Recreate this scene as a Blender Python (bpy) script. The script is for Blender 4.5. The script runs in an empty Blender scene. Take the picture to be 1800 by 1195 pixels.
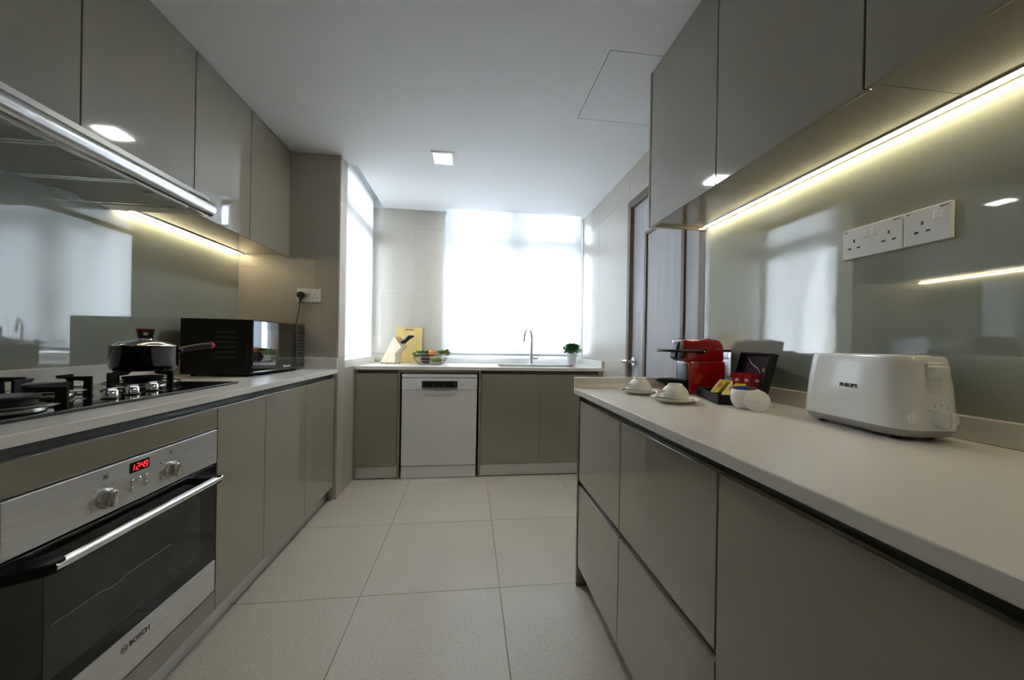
import bpy, bmesh, math, random
from mathutils import Vector, Matrix
random.seed(7)
D = bpy.data
SC = bpy.context.scene
COL = SC.collection
PI = math.pi

# ------------------------------------------------------------------ camera
FPX = 615.2353
R_ = Vector((0.99301, -0.11749, 0.01680)); U_ = Vector((-0.01656, 0.00351, 0.99986)); F_ = Vector((0.11753, 0.99307, -0.0016))
F_.normalize(); R_ = (R_ - F_ * R_.dot(F_)).normalized(); U_ = R_.cross(F_)
cd = D.cameras.new('camera'); cam = D.objects.new('camera', cd); COL.objects.link(cam)
cd.sensor_width = 36.0; cd.lens = FPX / 1800 * 36.0
cd.shift_x = (900 - 898.6164) / 1800; cd.shift_y = (604.9678 - 597.5) / 1800
cd.clip_start = 0.02; cd.clip_end = 300
m3 = Matrix((R_, U_, -F_)).transposed()
cam.matrix_world = Matrix.Translation((0, 0, 1.0947)) @ m3.to_4x4()
SC.camera = cam

# ------------------------------------------------------------------ view, world, sun
vs = SC.view_settings
vs.view_transform = 'Standard'; vs.look = 'None'; vs.gamma = 1.0; vs.use_curve_mapping = False
vs.exposure = 2.58
SC.cycles.use_denoising = True
SC.cycles.max_bounces = 10; SC.cycles.diffuse_bounces = 6; SC.cycles.glossy_bounces = 5
SC.cycles.transmission_bounces = 8; SC.cycles.transparent_max_bounces = 12
SC.cycles.sample_clamp_indirect = 6.0
SC.cycles.caustics_reflective = False; SC.cycles.caustics_refractive = False

W = D.worlds.new('sky'); SC.world = W; W.use_nodes = True
nt = W.node_tree; nt.nodes.clear()
out = nt.nodes.new('ShaderNodeOutputWorld'); bg = nt.nodes.new('ShaderNodeBackground')
tc = nt.nodes.new('ShaderNodeTexCoord'); nz = nt.nodes.new('ShaderNodeTexNoise'); rp = nt.nodes.new('ShaderNodeValToRGB')
mx = nt.nodes.new('ShaderNodeMix'); mx.data_type = 'RGBA'
nz.inputs['Scale'].default_value = 2.6; nz.inputs['Detail'].default_value = 7; nz.inputs['Roughness'].default_value = .6
rp.color_ramp.elements[0].position = .42; rp.color_ramp.elements[1].position = .66
mx.inputs[6].default_value = (.60, .75, .95, 1); mx.inputs[7].default_value = (1.0, 1.0, 1.0, 1)
nt.links.new(tc.outputs['Generated'], nz.inputs['Vector']); nt.links.new(nz.outputs['Fac'], rp.inputs['Fac'])
nt.links.new(rp.outputs['Color'], mx.inputs[0]); nt.links.new(mx.outputs[2], bg.inputs['Color'])
bg.inputs['Strength'].default_value = 7.4
nt.links.new(bg.outputs[0], out.inputs[0])

sd = D.lights.new('sun_offscreen', 'SUN'); sun = D.objects.new('sun_offscreen', sd); COL.objects.link(sun)
sd.energy = 2.5; sd.angle = math.radians(1.0); sd.color = (1, .97, .92)
sun.rotation_euler = Vector((.11, -.15, -.36)).to_track_quat('-Z', 'Y').to_euler()
sun.location = (0, 8, 12)

# ------------------------------------------------------------------ materials
MATS = {}
def nodes(m):
    m.use_nodes = True
    return m.node_tree, m.node_tree.nodes['Principled BSDF']
def mat(name, col, rough=.5, metal=0.0, spec=.5, bump=None, var=None, coat=0.0, trans=0.0, ior=1.5, alpha=1.0, emit=None, estr=0.0, rvar=None):
    """bump=(scale, strength, distance); var=(scale, amount[, stretch xyz]) colour grain"""
    if name in MATS: return MATS[name]
    m = D.materials.new(name); t, b = nodes(m)
    b.inputs['Base Color'].default_value = (*col, 1); b.inputs['Roughness'].default_value = rough
    b.inputs['Metallic'].default_value = metal; b.inputs['Specular IOR Level'].default_value = spec
    b.inputs['Coat Weight'].default_value = coat; b.inputs['Coat Roughness'].default_value = .03
    b.inputs['Transmission Weight'].default_value = trans; b.inputs['IOR'].default_value = ior
    b.inputs['Alpha'].default_value = alpha
    if emit: b.inputs['Emission Color'].default_value = (*emit, 1); b.inputs['Emission Strength'].default_value = estr
    def tex(scale, detail=4, stretch=None):
        c = t.nodes.new('ShaderNodeTexCoord'); n = t.nodes.new('ShaderNodeTexNoise')
        n.inputs['Scale'].default_value = scale; n.inputs['Detail'].default_value = detail
        if stretch:
            mp = t.nodes.new('ShaderNodeMapping'); mp.inputs['Scale'].default_value = stretch
            t.links.new(c.outputs['Object'], mp.inputs['Vector']); t.links.new(mp.outputs[0], n.inputs['Vector'])
        else: t.links.new(c.outputs['Object'], n.inputs['Vector'])
        return n
    if var:
        n = tex(var[0], 5, var[2] if len(var) > 2 else None)
        r = t.nodes.new('ShaderNodeValToRGB'); a = var[1]
        r.color_ramp.elements[0].position = .3; r.color_ramp.elements[1].position = .7
        r.color_ramp.elements[0].color = (*[c * (1 - a) for c in col], 1); r.color_ramp.elements[1].color = (*[min(1, c * (1 + a)) for c in col], 1)
        t.links.new(n.outputs['Fac'], r.inputs['Fac']); t.links.new(r.outputs[0], b.inputs['Base Color'])
    if rvar:
        n = tex(rvar[0], 3, rvar[2] if len(rvar) > 2 else None); mr = t.nodes.new('ShaderNodeMapRange')
        mr.inputs['To Min'].default_value = max(0, rough - rvar[1]); mr.inputs['To Max'].default_value = rough + rvar[1]
        t.links.new(n.outputs['Fac'], mr.inputs['Value']); t.links.new(mr.outputs[0], b.inputs['Roughness'])
    if bump:
        n = tex(bump[0], 3, bump[3] if len(bump) > 3 else None); bu = t.nodes.new('ShaderNodeBump')
        bu.inputs['Strength'].default_value = bump[1]; bu.inputs['Distance'].default_value = bump[2]
        t.links.new(n.outputs['Fac'], bu.inputs['Height']); t.links.new(bu.outputs[0], b.inputs['Normal'])
    MATS[name] = m
    return m
def stone(name, col, speck, rough, scale=160.0, amt=.55):
    m = D.materials.new(name); t, b = nodes(m); b.inputs['Roughness'].default_value = rough
    c = t.nodes.new('ShaderNodeTexCoord'); n1 = t.nodes.new('ShaderNodeTexNoise'); n2 = t.nodes.new('ShaderNodeTexNoise')
    n1.inputs['Scale'].default_value = scale; n1.inputs['Detail'].default_value = 3
    n2.inputs['Scale'].default_value = 3.0; n2.inputs['Detail'].default_value = 5
    r = t.nodes.new('ShaderNodeValToRGB'); r.color_ramp.elements[0].position = .36; r.color_ramp.elements[1].position = .52
    r.color_ramp.elements[0].color = (*speck, 1); r.color_ramp.elements[1].color = (*col, 1)
    mm = t.nodes.new('ShaderNodeMix'); mm.data_type = 'RGBA'; mm.inputs[0].default_value = amt
    mm.inputs[6].default_value = (*col, 1)
    r2 = t.nodes.new('ShaderNodeValToRGB'); r2.color_ramp.elements[0].color = (.90, .89, .87, 1); r2.color_ramp.elements[1].color = (1.05, 1.05, 1.05, 1)
    mu = t.nodes.new('ShaderNodeMix'); mu.data_type = 'RGBA'; mu.blend_type = 'MULTIPLY'; mu.inputs[0].default_value = 1
    for n in (n1, n2): t.links.new(c.outputs['Object'], n.inputs['Vector'])
    t.links.new(n1.outputs['Fac'], r.inputs['Fac']); t.links.new(r.outputs[0], mm.inputs[7])
    t.links.new(n2.outputs['Fac'], r2.inputs['Fac']); t.links.new(mm.outputs[2], mu.inputs[6]); t.links.new(r2.outputs[0], mu.inputs[7])
    t.links.new(mu.outputs[2], b.inputs['Base Color'])
    bu = t.nodes.new('ShaderNodeBump'); bu.inputs['Strength'].default_value = .15; bu.inputs['Distance'].default_value = .001
    t.links.new(n1.outputs['Fac'], bu.inputs['Height']); t.links.new(bu.outputs[0], b.inputs['Normal'])
    MATS[name] = m
    return m
def emis(name, col, s):
    if name in MATS: return MATS[name]
    m = D.materials.new(name); m.use_nodes = True; t = m.node_tree; t.nodes.clear()
    o = t.nodes.new('ShaderNodeOutputMaterial'); e = t.nodes.new('ShaderNodeEmission')
    e.inputs[0].default_value = (*col, 1); e.inputs[1].default_value = s; t.links.new(e.outputs[0], o.inputs[0])
    MATS[name] = m
    return m
def blind_mat(name, see, trl, col=(.86, .88, .88)):
    m = D.materials.new(name); m.use_nodes = True; t = m.node_tree; t.nodes.clear()
    o = t.nodes.new('ShaderNodeOutputMaterial'); tr = t.nodes.new('ShaderNodeBsdfTransparent')
    tl = t.nodes.new('ShaderNodeBsdfTranslucent'); df = t.nodes.new('ShaderNodeBsdfDiffuse')
    tl.inputs[0].default_value = (*col, 1); df.inputs[0].default_value = (*col, 1)
    a = t.nodes.new('ShaderNodeMixShader'); b = t.nodes.new('ShaderNodeMixShader')
    a.inputs[0].default_value = trl; b.inputs[0].default_value = see
    t.links.new(df.outputs[0], a.inputs[1]); t.links.new(tl.outputs[0], a.inputs[2])
    t.links.new(a.outputs[0], b.inputs[1]); t.links.new(tr.outputs[0], b.inputs[2]); t.links.new(b.outputs[0], o.inputs[0])
    MATS[name] = m
    return m
def glass_pane(name, tint=(1, 1, 1), refl=.06):
    m = D.materials.new(name); m.use_nodes = True; t = m.node_tree; t.nodes.clear()
    o = t.nodes.new('ShaderNodeOutputMaterial'); tr = t.nodes.new('ShaderNodeBsdfTransparent'); gl = t.nodes.new('ShaderNodeBsdfGlossy')
    fr = t.nodes.new('ShaderNodeFresnel'); fr.inputs[0].default_value = 1.45
    tr.inputs[0].default_value = (*tint, 1); gl.inputs['Roughness'].default_value = .02
    a = t.nodes.new('ShaderNodeMixShader'); t.links.new(fr.outputs[0], a.inputs[0])
    t.links.new(tr.outputs[0], a.inputs[1]); t.links.new(gl.outputs[0], a.inputs[2]); t.links.new(a.outputs[0], o.inputs[0])
    MATS[name] = m
    return m

TAUPE = mat('taupe_gloss', (.268, .248, .193), .05, spec=.55, coat=1.0, var=(2.0, .03))
TAUPE_IN = mat('taupe_carcass', (.268, .248, .193), .4)
CHAN = mat('channel', (.11, .118, .11), .35, metal=.5)
ALU = mat('alu_plinth', (.62, .62, .60), .38, metal=.85, rvar=(6, .08, (1, 1, 40)))
QUARTZ = mat('white_quartz', (.75, .738, .695), .28, spec=.45, var=(120, .015))
GLASSP = mat('painted_glass', (.315, .350, .305), .015, spec=1.0, coat=1.0)
GLASSP.node_tree.nodes['Principled BSDF'].inputs['Coat IOR'].default_value = 1.75
CEIL = mat('ceiling_paint', (.80, .81, .82), .8, bump=(80, .05, .001))
PAINT = mat('wall_paint', (.78, .78, .76), .7)
TILE = stone('wall_tile_stone', (.47, .445, .39), (.35, .33, .28), .36, 150)
FLOORT = stone('floor_tile_stone', (.67, .625, .535), (.40, .36, .29), .34, 190, .7)
GROUT = mat('grout', (.60, .57, .50), .9)
GROUTF = mat('floor_grout', (.56, .50, .39), .9)
STEEL = mat('brushed_steel', (.66, .665, .66), .33, metal=.65, rvar=(4, .10, (6, 1, 1)), var=(8, .07, (1, 1, 14)))
SATIN = mat('satin_alu', (.78, .78, .76), .25, metal=1)
CHROME = mat('chrome', (.80, .81, .82), .06, metal=1)
BLACKG = mat('black_glass', (.005, .005, .006), .03, spec=.5, coat=.1)
OVGLASS = mat('oven_glass', (.006, .006, .006), .04, spec=.38)
BLACKP = mat('black_plastic', (.008, .008, .009), .34, spec=.28)
BLACKM = mat('black_matt', (.012, .012, .013), .5, spec=.25)
IRON = mat('cast_iron', (.016, .017, .019), .5, spec=.3, bump=(300, .2, .0005))
WHITEA = mat('white_appliance', (.74, .755, .76), .25)
WHITEP = mat('white_plastic', (.80, .81, .80), .28)
TOAST = mat('toaster_white', (.76, .79, .78), .16, coat=.4)
GREYP = mat('grey_plastic', (.33, .32, .31), .4)
PORC = mat('porcelain', (.86, .85, .80), .22, spec=.4)
REDG = mat('red_gloss', (.36, .006, .008), .12, coat=.7)
BLUEGREY = mat('blue_grey', (.055, .085, .12), .35)
DKFRAME = mat('window_alu', (.55, .56, .565), .45)
DOORW = mat('grey_wood', (.36, .365, .375), .45, var=(30, .10, (1, 1, .06)))
BROWN = mat('brown_laminate', (.125, .092, .062), .45, var=(40, .1, (1, 1, .05)))
LED = emis('led_warm', (1.0, .80, .52), 12.0)
LAMP = emis('downlight_glow', (1.0, .98, .94), 36.0)
MARK = mat('print_dark', (.02, .02, .022), .5)
MARKG = mat('print_grey', (.22, .22, .22), .5)
MARKW = mat('print_white', (.75, .75, .75), .5)
REDLED = emis('red_led', (1.0, .02, .02), .5)
BLIND = blind_mat('roller_fabric', .042, .27, (.84, .845, .84))
PANE = glass_pane('clear_glass')

# ------------------------------------------------------------------ mesh helpers
def box(bm, lo, hi, bev=0.0, seg=2):
    x0, y0, z0 = [min(a, b) for a, b in zip(lo, hi)]; x1, y1, z1 = [max(a, b) for a, b in zip(lo, hi)]
    v = [bm.verts.new(p) for p in ((x0, y0, z0), (x1, y0, z0), (x1, y1, z0), (x0, y1, z0), (x0, y0, z1), (x1, y0, z1), (x1, y1, z1), (x0, y1, z1))]
    f = [bm.faces.new([v[i] for i in q]) for q in ((3, 2, 1, 0), (4, 5, 6, 7), (0, 1, 5, 4), (1, 2, 6, 5), (2, 3, 7, 6), (3, 0, 4, 7))]
    if bev > 0:
        e = list({e for ff in f for e in ff.edges})
        bmesh.ops.bevel(bm, geom=e, offset=bev, segments=seg, profile=.5, affect='EDGES')
    return bm
def B(lo, hi, bev=0.0, seg=2): return box(bmesh.new(), lo, hi, bev, seg)
def BB(*bs, bev=0.0):
    bm = bmesh.new()
    for lo, hi in bs: box(bm, lo, hi, bev)
    return bm
def prism(pts, d0, d1, axis='Y', bev=0.0, seg=2, bm=None):
    """polygon pts in the plane normal to axis, extruded from d0 to d1. axis Y: pts=(x,z); X: (y,z); Z: (x,y)"""
    own = bmesh.new()
    def P(a, b, d): return {'Y': (a, d, b), 'X': (d, a, b), 'Z': (a, b, d)}[axis]
    v0 = [own.verts.new(P(a, b, d0)) for a, b in pts]; v1 = [own.verts.new(P(a, b, d1)) for a, b in pts]
    own.faces.new(v0); own.faces.new(v1[::-1])
    n = len(pts)
    for i in range(n): own.faces.new((v0[(i + 1) % n], v0[i], v1[i], v1[(i + 1) % n]))
    bmesh.ops.recalc_face_normals(own, faces=own.faces)
    if bev > 0: bmesh.ops.bevel(own, geom=list(own.edges), offset=bev, segments=seg, profile=.5, affect='EDGES', clamp_overlap=True)
    if bm is None: return own
    me = D.meshes.new('tmp'); own.to_mesh(me); own.free(); bm.from_mesh(me); D.meshes.remove(me)
    return bm
def lathe(prof, c=(0, 0, 0), n=32, bm=None, axis='Z', sx=1.0, sy=1.0):
    """prof = [(r,h)...] revolved about axis through c"""
    bm = bm or bmesh.new(); rings = []
    for r, h in prof:
        ring = []
        if r < 1e-6:
            p = {'Z': (0, 0, h), 'X': (h, 0, 0), 'Y': (0, h, 0)}[axis]
            ring = [bm.verts.new((c[0] + p[0], c[1] + p[1], c[2] + p[2]))]
        else:
            for k in range(n):
                a = 2 * PI * k / n; u, w = r * math.cos(a) * sx, r * math.sin(a) * sy
                p = {'Z': (u, w, h), 'X': (h, u, w), 'Y': (w, h, u)}[axis]
                ring.append(bm.verts.new((c[0] + p[0], c[1] + p[1], c[2] + p[2])))
        rings.append(ring)
    for a, b in zip(rings, rings[1:]):
        for k in range(n):
            k2 = (k + 1) % n
            if len(a) == 1 and len(b) == 1: break
            if len(a) == 1: bm.faces.new((a[0], b[k2], b[k]))
            elif len(b) == 1: bm.faces.new((a[k], a[k2], b[0]))
            else: bm.faces.new((a[k], a[k2], b[k2], b[k]))
    for ring, rev in ((rings[0], True), (rings[-1], False)):
        if len(ring) > 2: bm.faces.new(ring[::-1] if rev else ring)
    bmesh.ops.recalc_face_normals(bm, faces=bm.faces)
    return bm
def cyl(c0, c1, r, n=20, bm=None, r2=None):
    bm = bm or bmesh.new(); tube([c0, c1], [r, r if r2 is None else r2], n, bm); return bm
def tube(pts, rad, n=10, bm=None, closed=False, caps=True):
    bm = bm or bmesh.new(); pts = [Vector(p) for p in pts]; N = len(pts)
    if not isinstance(rad, (list, tuple)): rad = [rad] * N
    rings = []; up = None
    for i, p in enumerate(pts):
        if closed: t = pts[(i + 1) % N] - pts[i - 1]
        else: t = pts[min(i + 1, N - 1)] - pts[max(i - 1, 0)]
        t.normalize()
        if up is None:
            up = Vector((0, 0, 1)) if abs(t.z) < .9 else Vector((1, 0, 0))
        s = t.cross(up)
        if s.length < 1e-5: s = t.cross(Vector((0, 1, 0)))
        s.normalize(); up = s.cross(t).normalized()
        rings.append([bm.verts.new(p + (s * math.cos(2 * PI * k / n) + up * math.sin(2 * PI * k / n)) * rad[i]) for k in range(n)])
    for i in range(N if closed else N - 1):
        a, b = rings[i], rings[(i + 1) % N]
        for k in range(n): bm.faces.new((a[k], a[(k + 1) % n], b[(k + 1) % n], b[k]))
    if not closed and caps: bm.faces.new(rings[0][::-1]); bm.faces.new(rings[-1])
    bmesh.ops.recalc_face_normals(bm, faces=bm.faces)
    return bm
def loft(rings, bm=None, cap=True):
    bm = bm or bmesh.new(); rr = [[bm.verts.new(p) for p in r] for r in rings]; n = len(rr[0])
    for a, b in zip(rr, rr[1:]):
        for k in range(n): bm.faces.new((a[k], a[(k + 1) % n], b[(k + 1) % n], b[k]))
    if cap: bm.faces.new(rr[0][::-1]); bm.faces.new(rr[-1])
    bmesh.ops.recalc_face_normals(bm, faces=bm.faces)
    return bm
def rrect(cx, cy, w, d, r, z, n=6):
    pts = []
    for sx, sy, a0 in ((1, 1, 0), (-1, 1, PI / 2), (-1, -1, PI), (1, -1, 3 * PI / 2)):
        for k in range(n + 1):
            a = a0 + PI / 2 * k / n
            pts.append((cx + sx * (w / 2 - r) + r * math.cos(a), cy + sy * (d / 2 - r) + r * math.sin(a), z))
    return pts
def sphere(c, r, sc=(1, 1, 1), n=2, bm=None, jit=0.0, rot=None):
    bm = bm or bmesh.new()
    res = bmesh.ops.create_icosphere(bm, subdivisions=n, radius=r)
    for v in res['verts']:
        p = Vector((v.co.x * sc[0], v.co.y * sc[1], v.co.z * sc[2])) * (1 + random.uniform(-jit, jit))
        if rot: p.rotate(rot)
        v.co = p + Vector(c)
    return bm
def hull_rect_hole(lo, hi, holes, z0, z1, bm=None):
    """slab z0..z1 over lo..hi (xy) with rectangular holes ((x0,y0),(x1,y1))"""
    bm = bm or bmesh.new()
    xs = sorted({lo[0], hi[0], *[h[k][0] for h in holes for k in (0, 1)]}); ys = sorted({lo[1], hi[1], *[h[k][1] for h in holes for k in (0, 1)]})
    def solid(i, j):
        if i < 0 or j < 0 or i >= len(xs) - 1 or j >= len(ys) - 1: return False
        cx, cy = (xs[i] + xs[i + 1]) / 2, (ys[j] + ys[j + 1]) / 2
        return not any(h[0][0] < cx < h[1][0] and h[0][1] < cy < h[1][1] for h in holes)
    V = {}
    def v(i, j, k):
        if (i, j, k) not in V: V[i, j, k] = bm.verts.new((xs[i], ys[j], (z0, z1)[k]))
        return V[i, j, k]
    for i in range(len(xs) - 1):
        for j in range(len(ys) - 1):
            if not solid(i, j): continue
            bm.faces.new((v(i, j, 1), v(i + 1, j, 1), v(i + 1, j + 1, 1), v(i, j + 1, 1)))
            bm.faces.new((v(i, j, 0), v(i, j + 1, 0), v(i + 1, j + 1, 0), v(i + 1, j, 0)))
            if not solid(i - 1, j): bm.faces.new((v(i, j, 0), v(i, j, 1), v(i, j + 1, 1), v(i, j + 1, 0)))
            if not solid(i + 1, j): bm.faces.new((v(i + 1, j, 0), v(i + 1, j + 1, 0), v(i + 1, j + 1, 1), v(i + 1, j, 1)))
            if not solid(i, j - 1): bm.faces.new((v(i, j, 0), v(i + 1, j, 0), v(i + 1, j, 1), v(i, j, 1)))
            if not solid(i, j + 1): bm.faces.new((v(i, j + 1, 0), v(i, j + 1, 1), v(i + 1, j + 1, 1), v(i + 1, j + 1, 0)))
    bmesh.ops.recalc_face_normals(bm, faces=bm.faces)
    return bm

def fin(name, bm, m, smooth=False):
    me = D.meshes.new(name); bm.normal_update(); bm.to_mesh(me); bm.free(); me.materials.append(m)
    if smooth: me.shade_smooth(); 
    if smooth is True: me.set_sharp_from_angle(angle=math.radians(38))
    o = D.objects.new(name, me); COL.objects.link(o)
    return o
class Thing:
    """an Empty at the thing's base; parts are given in world coords (w=True) or in its own local coords"""
    def __init__(s, name, label, cat, loc=(0, 0, 0), rz=0.0, group=None, w=True, kind=None):
        s.o = D.objects.new(name, None); s.o.empty_display_size = .05; COL.objects.link(s.o)
        s.o.location = loc; s.o.rotation_euler = (0, 0, rz); s.w = w; s.loc = Vector(loc)
        if label: s.o['label'] = label
        if cat: s.o['category'] = cat
        if group: s.o['group'] = group
        if kind: s.o['kind'] = kind
    def part(s, name, bm, m, smooth=False, under=None, label=None):
        if s.w: bmesh.ops.translate(bm, verts=bm.verts, vec=-s.loc)
        o = fin(name, bm, m, smooth); o.parent = under or s.o
        if label: o['label'] = label
        return o
def tag(o, label, cat, group=None, kind=None):
    if label: o['label'] = label
    if cat: o['category'] = cat
    if group: o['group'] = group
    if kind: o['kind'] = kind
    return o
def struct(name, bm, m, label=None):
    o = fin(name, bm, m); o['kind'] = 'structure'
    if label: o['label'] = label
    return o
def child(o, parent): o.parent = parent; return o
def text_bm(s, size, org, right, up, ext=.0004, shear=0.0, align='CENTER', bold=0.0):
    cu = D.curves.new('t', 'FONT'); cu.body = s; cu.size = size; cu.extrude = ext; cu.shear = shear; cu.align_x = align; cu.align_y = 'CENTER'; cu.offset = bold
    cu.resolution_u = 3
    ob = D.objects.new('t', cu); COL.objects.link(ob)
    dg = bpy.context.evaluated_depsgraph_get(); me = D.meshes.new_from_object(ob.evaluated_get(dg))
    r = Vector(right).normalized(); u = Vector(up).normalized(); n = r.cross(u)
    M = Matrix((r, u, n)).transposed().to_4x4(); M.translation = Vector(org)
    bm = bmesh.new(); bm.from_mesh(me); bmesh.ops.transform(bm, matrix=M, verts=bm.verts)
    D.objects.remove(ob); D.curves.remove(cu); D.meshes.remove(me)
    return bm

# ================================================================== ROOM
ZC = 2.371; XL = -1.55; XR = 1.135; YP = 2.535; XP = -.898; YW = 3.465; YN = -1.9
# floor
fl = struct('floor', B((-1.7, YN - .1, -.06), (1.3, 3.75, -.010)), GROUTF, 'pale speckled stone tiled floor')
gx0, gy0 = -.4492, 1.5629
tm = {}
for i in range(-2, 3):
    for j in range(-6, 4):
        x0, x1, y0, y1 = gx0 + .6 * i, gx0 + .6 * (i + 1), gy0 + .6 * j, gy0 + .6 * (j + 1)
        x0 = max(x0, -1.6); x1 = min(x1, 1.2); y0 = max(y0, YN); y1 = min(y1, 3.5)
        if x1 - x0 < .05 or y1 - y0 < .05: continue
        g = .0010
        o = fin('floor_tile', B((x0 + g, y0 + g, -.012), (x1 - g, y1 - g, 0), .001, 1), FLOORT); o.parent = fl
# ceiling with blind pocket at the left window
struct('ceiling', hull_rect_hole((-1.7, YN - .1), (1.3, 3.75), [((-.96, 2.66), (-.835, YW)), ((.580, 1.455), (1.038, 1.921))], ZC, ZC + .03), CEIL, 'flat white painted ceiling')
struct('trim_1', BB(((-.99, 2.63, ZC + .03), (-.835, 2.66, 2.50)), ((-.99, YW, ZC + .03), (-.80, YW + .03, 2.50)), ((-.835, 2.63, ZC + .03), (-.805, YW + .03, 2.50)),
    ((-.99, 2.63, ZC + .03), (-.96, YW + .03, 2.5)), ((-.99, 2.63, 2.50), (-.805, YW + .03, 2.52))), CEIL, 'recessed ceiling pocket above the side window blind')
# walls
struct('wall_left', B((XL - .12, YN, 0), (XL, YP, ZC)), PAINT, 'wall behind the left run of cabinets')
struct('wall_near', B((XL - .12, YN - .12, 0), (XR + .15, YN, ZC)), PAINT, 'plain painted wall at the near end of the room')
def tiled(name, label, axis, d, sgn, a0, a1, z0, z1, ao, aw, holes=(), zo=.38, zh=.6, back=.1):
    """tiled wall plane; axis 'Y': plane y=d spanned by x; axis 'X': plane x=d spanned by y. sgn = side of the outward normal"""
    def bb(p0, p1, q0, q1, e0, e1):
        return B((p0, e0, q0), (p1, e1, q1), 0) if axis == 'Y' else B((e0, p0, q0), (e1, p1, q1), 0)
    rects = [(a0, a1, z0, z1)]
    for h in holes:
        new = []
        for r in rects:
            if h[1] <= r[0] or h[0] >= r[1] or h[3] <= r[2] or h[2] >= r[3]: new.append(r); continue
            if h[0] > r[0]: new.append((r[0], h[0], r[2], r[3]))
            if h[1] < r[1]: new.append((h[1], r[1], r[2], r[3]))
            m0, m1 = max(r[0], h[0]), min(r[1], h[1])
            if h[2] > r[2]: new.append((m0, m1, r[2], h[2]))
            if h[3] < r[3]: new.append((m0, m1, h[3], r[3]))
        rects = new
    bm = bmesh.new()
    for r in rects:
        e0, e1 = d - sgn * back, d - sgn * .0022
        if axis == 'Y': box(bm, (r[0], e0, r[2]), (r[1], e1, r[3]))
        else: box(bm, (e0, r[0], r[2]), (e1, r[1], r[3]))
    wall = struct(name, bm, GROUT, label)
    g = .0011
    i0 = int(math.floor((a0 - ao) / aw)) - 1; i1 = int(math.ceil((a1 - ao) / aw)) + 1
    j0 = int(math.floor((z0 - zo) / zh)) - 1; j1 = int(math.ceil((z1 - zo) / zh)) + 1
    for i in range(i0, i1):
        for j in range(j0, j1):
            for r in rects:
                p0, p1 = max(r[0], ao + aw * i), min(r[1], ao + aw * (i + 1)); q0, q1 = max(r[2], zo + zh * j), min(r[3], zo + zh * (j + 1))
                if p1 - p0 < .01 or q1 - q0 < .01: continue
                bm = bmesh.new(); e0, e1 = d - sgn * .010, d
                if axis == 'Y': box(bm, (p0 + g, e0, q0 + g), (p1 - g, e1, q1 - g), .0008, 1)
                else: box(bm, (e0, p0 + g, q0 + g), (e1, p1 - g, q1 - g), .0008, 1)
                child(fin('wall_tile', bm, TILE), wall)
    return wall
# column end face and its side, back wall with window, right wall with door
tiled('wall_column', 'beige stone tiled face of the column beside the microwave', 'Y', YP, -1, XL, XP - .0105, 0, ZC, -1.049, .6, back=.085)
tiled('wall_column_side', 'narrow tiled side of the column facing the aisle', 'X', XP, 1, YP, 2.66, 0, ZC, YP - .3, .6, back=.0095)
tiled('wall_left_far', 'tiled wall below the side window', 'X', XP, 1, 2.66, YW, 0, .90, YP - .3, .6, back=.08)
tiled('wall_far', 'grey stone tiled wall around the window behind the sink', 'Y', YW, -1, -.995, XR + .1, 0, ZC, -.53, .6, holes=[(-.268, 1.13, .93, ZC + .1)], back=.18)
tiled('wall_right', 'grey stone tiled wall around the door', 'X', XR, -1, YN, YW, 0, ZC, 2.423, .6, holes=[(1.575, 2.425, 0, 2.13)], back=.14)
struct('wall_left_pier', B((-1.12, 2.60, 0), (-.985, 2.68, ZC + .1)), PAINT, 'wall pier carrying the side window frame')
struct('lintel_far', B((-.40, YW + .02, ZC), (1.25, YW + .2, ZC + .3)), PAINT)
D.objects['lintel_far'].name = 'wall_lintel'

# ---- windows
def window(name, label, axis, d, a0, a1, z0, z1, amid, zt0, zt1, fr=.055, dep=.05, mull=.06, jamb=DKFRAME):
    """framed window in plane axis=d, outward depth +dep for Y, -dep for X"""
    T = Thing(name, label, None, kind='structure')
    s = 1 if axis == 'Y' else -1
    def bb(p0, p1, q0, q1, e0=0.0, e1=dep):
        return B((p0, d + s * e0, q0), (p1, d + s * e1, q1), .003, 1) if axis == 'Y' else B((d + s * e0, p0, q0), (d + s * e1, p1, q1), .003, 1)
    T.part('window_jamb', bb(a0 - .02, a0, z0, z1, -.02, dep), jamb); T.part('window_jamb', bb(a1, a1 + .02, z0, z1, -.02, dep), jamb)
    T.part('window_frame', bb(a0, a0 + fr, z0, z1), DKFRAME); T.part('window_frame', bb(a1 - fr, a1, z0, z1), DKFRAME)
    T.part('window_frame', bb(a0 + fr, a1 - fr, z1 - .02, z1), DKFRAME); T.part('window_frame', bb(a0 + fr, a1 - fr, z0, z0 + fr), DKFRAME)
    cols = [(a0 + fr, a1 - fr)]
    if amid is not None:
        T.part('mullion', bb(amid - mull, amid + mull, z0 + fr, z1 - .02, -.005, dep), DKFRAME)
        cols = [(a0 + fr, amid - mull), (amid + mull, a1 - fr)]
    for c0, c1 in cols:
        T.part('transom', bb(c0, c1, zt0, zt1, -.003, dep), DKFRAME)
        for q0, q1 in ((z0 + fr, zt0), (zt1, z1 - .02)):
            T.part('pane', bb(c0, c1, q0, q1, dep * .5, dep * .5 + .006), PANE)
        hc = (c0 + c1) / 2
        T.part('stay_handle', bb(hc - .03, hc + .03, zt1 - .012, zt1 + .004, -.03, -.004), DKFRAME)
    return T
w1 = window('window_1', 'aluminium framed window behind the sink with fanlights above', 'Y', 3.53, -.2477, 1.118, .9546, 2.404, .4292, 2.0226, 2.1554)
for hx in (.385,):
    w1.part('casement_handle', tube([(hx, 3.525, 1.29), (hx, 3.495, 1.29), (hx - .008, 3.49, 1.33), (hx - .035, 3.49, 1.36), (hx - .05, 3.49, 1.345)], .009, 8), DKFRAME, True)
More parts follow.
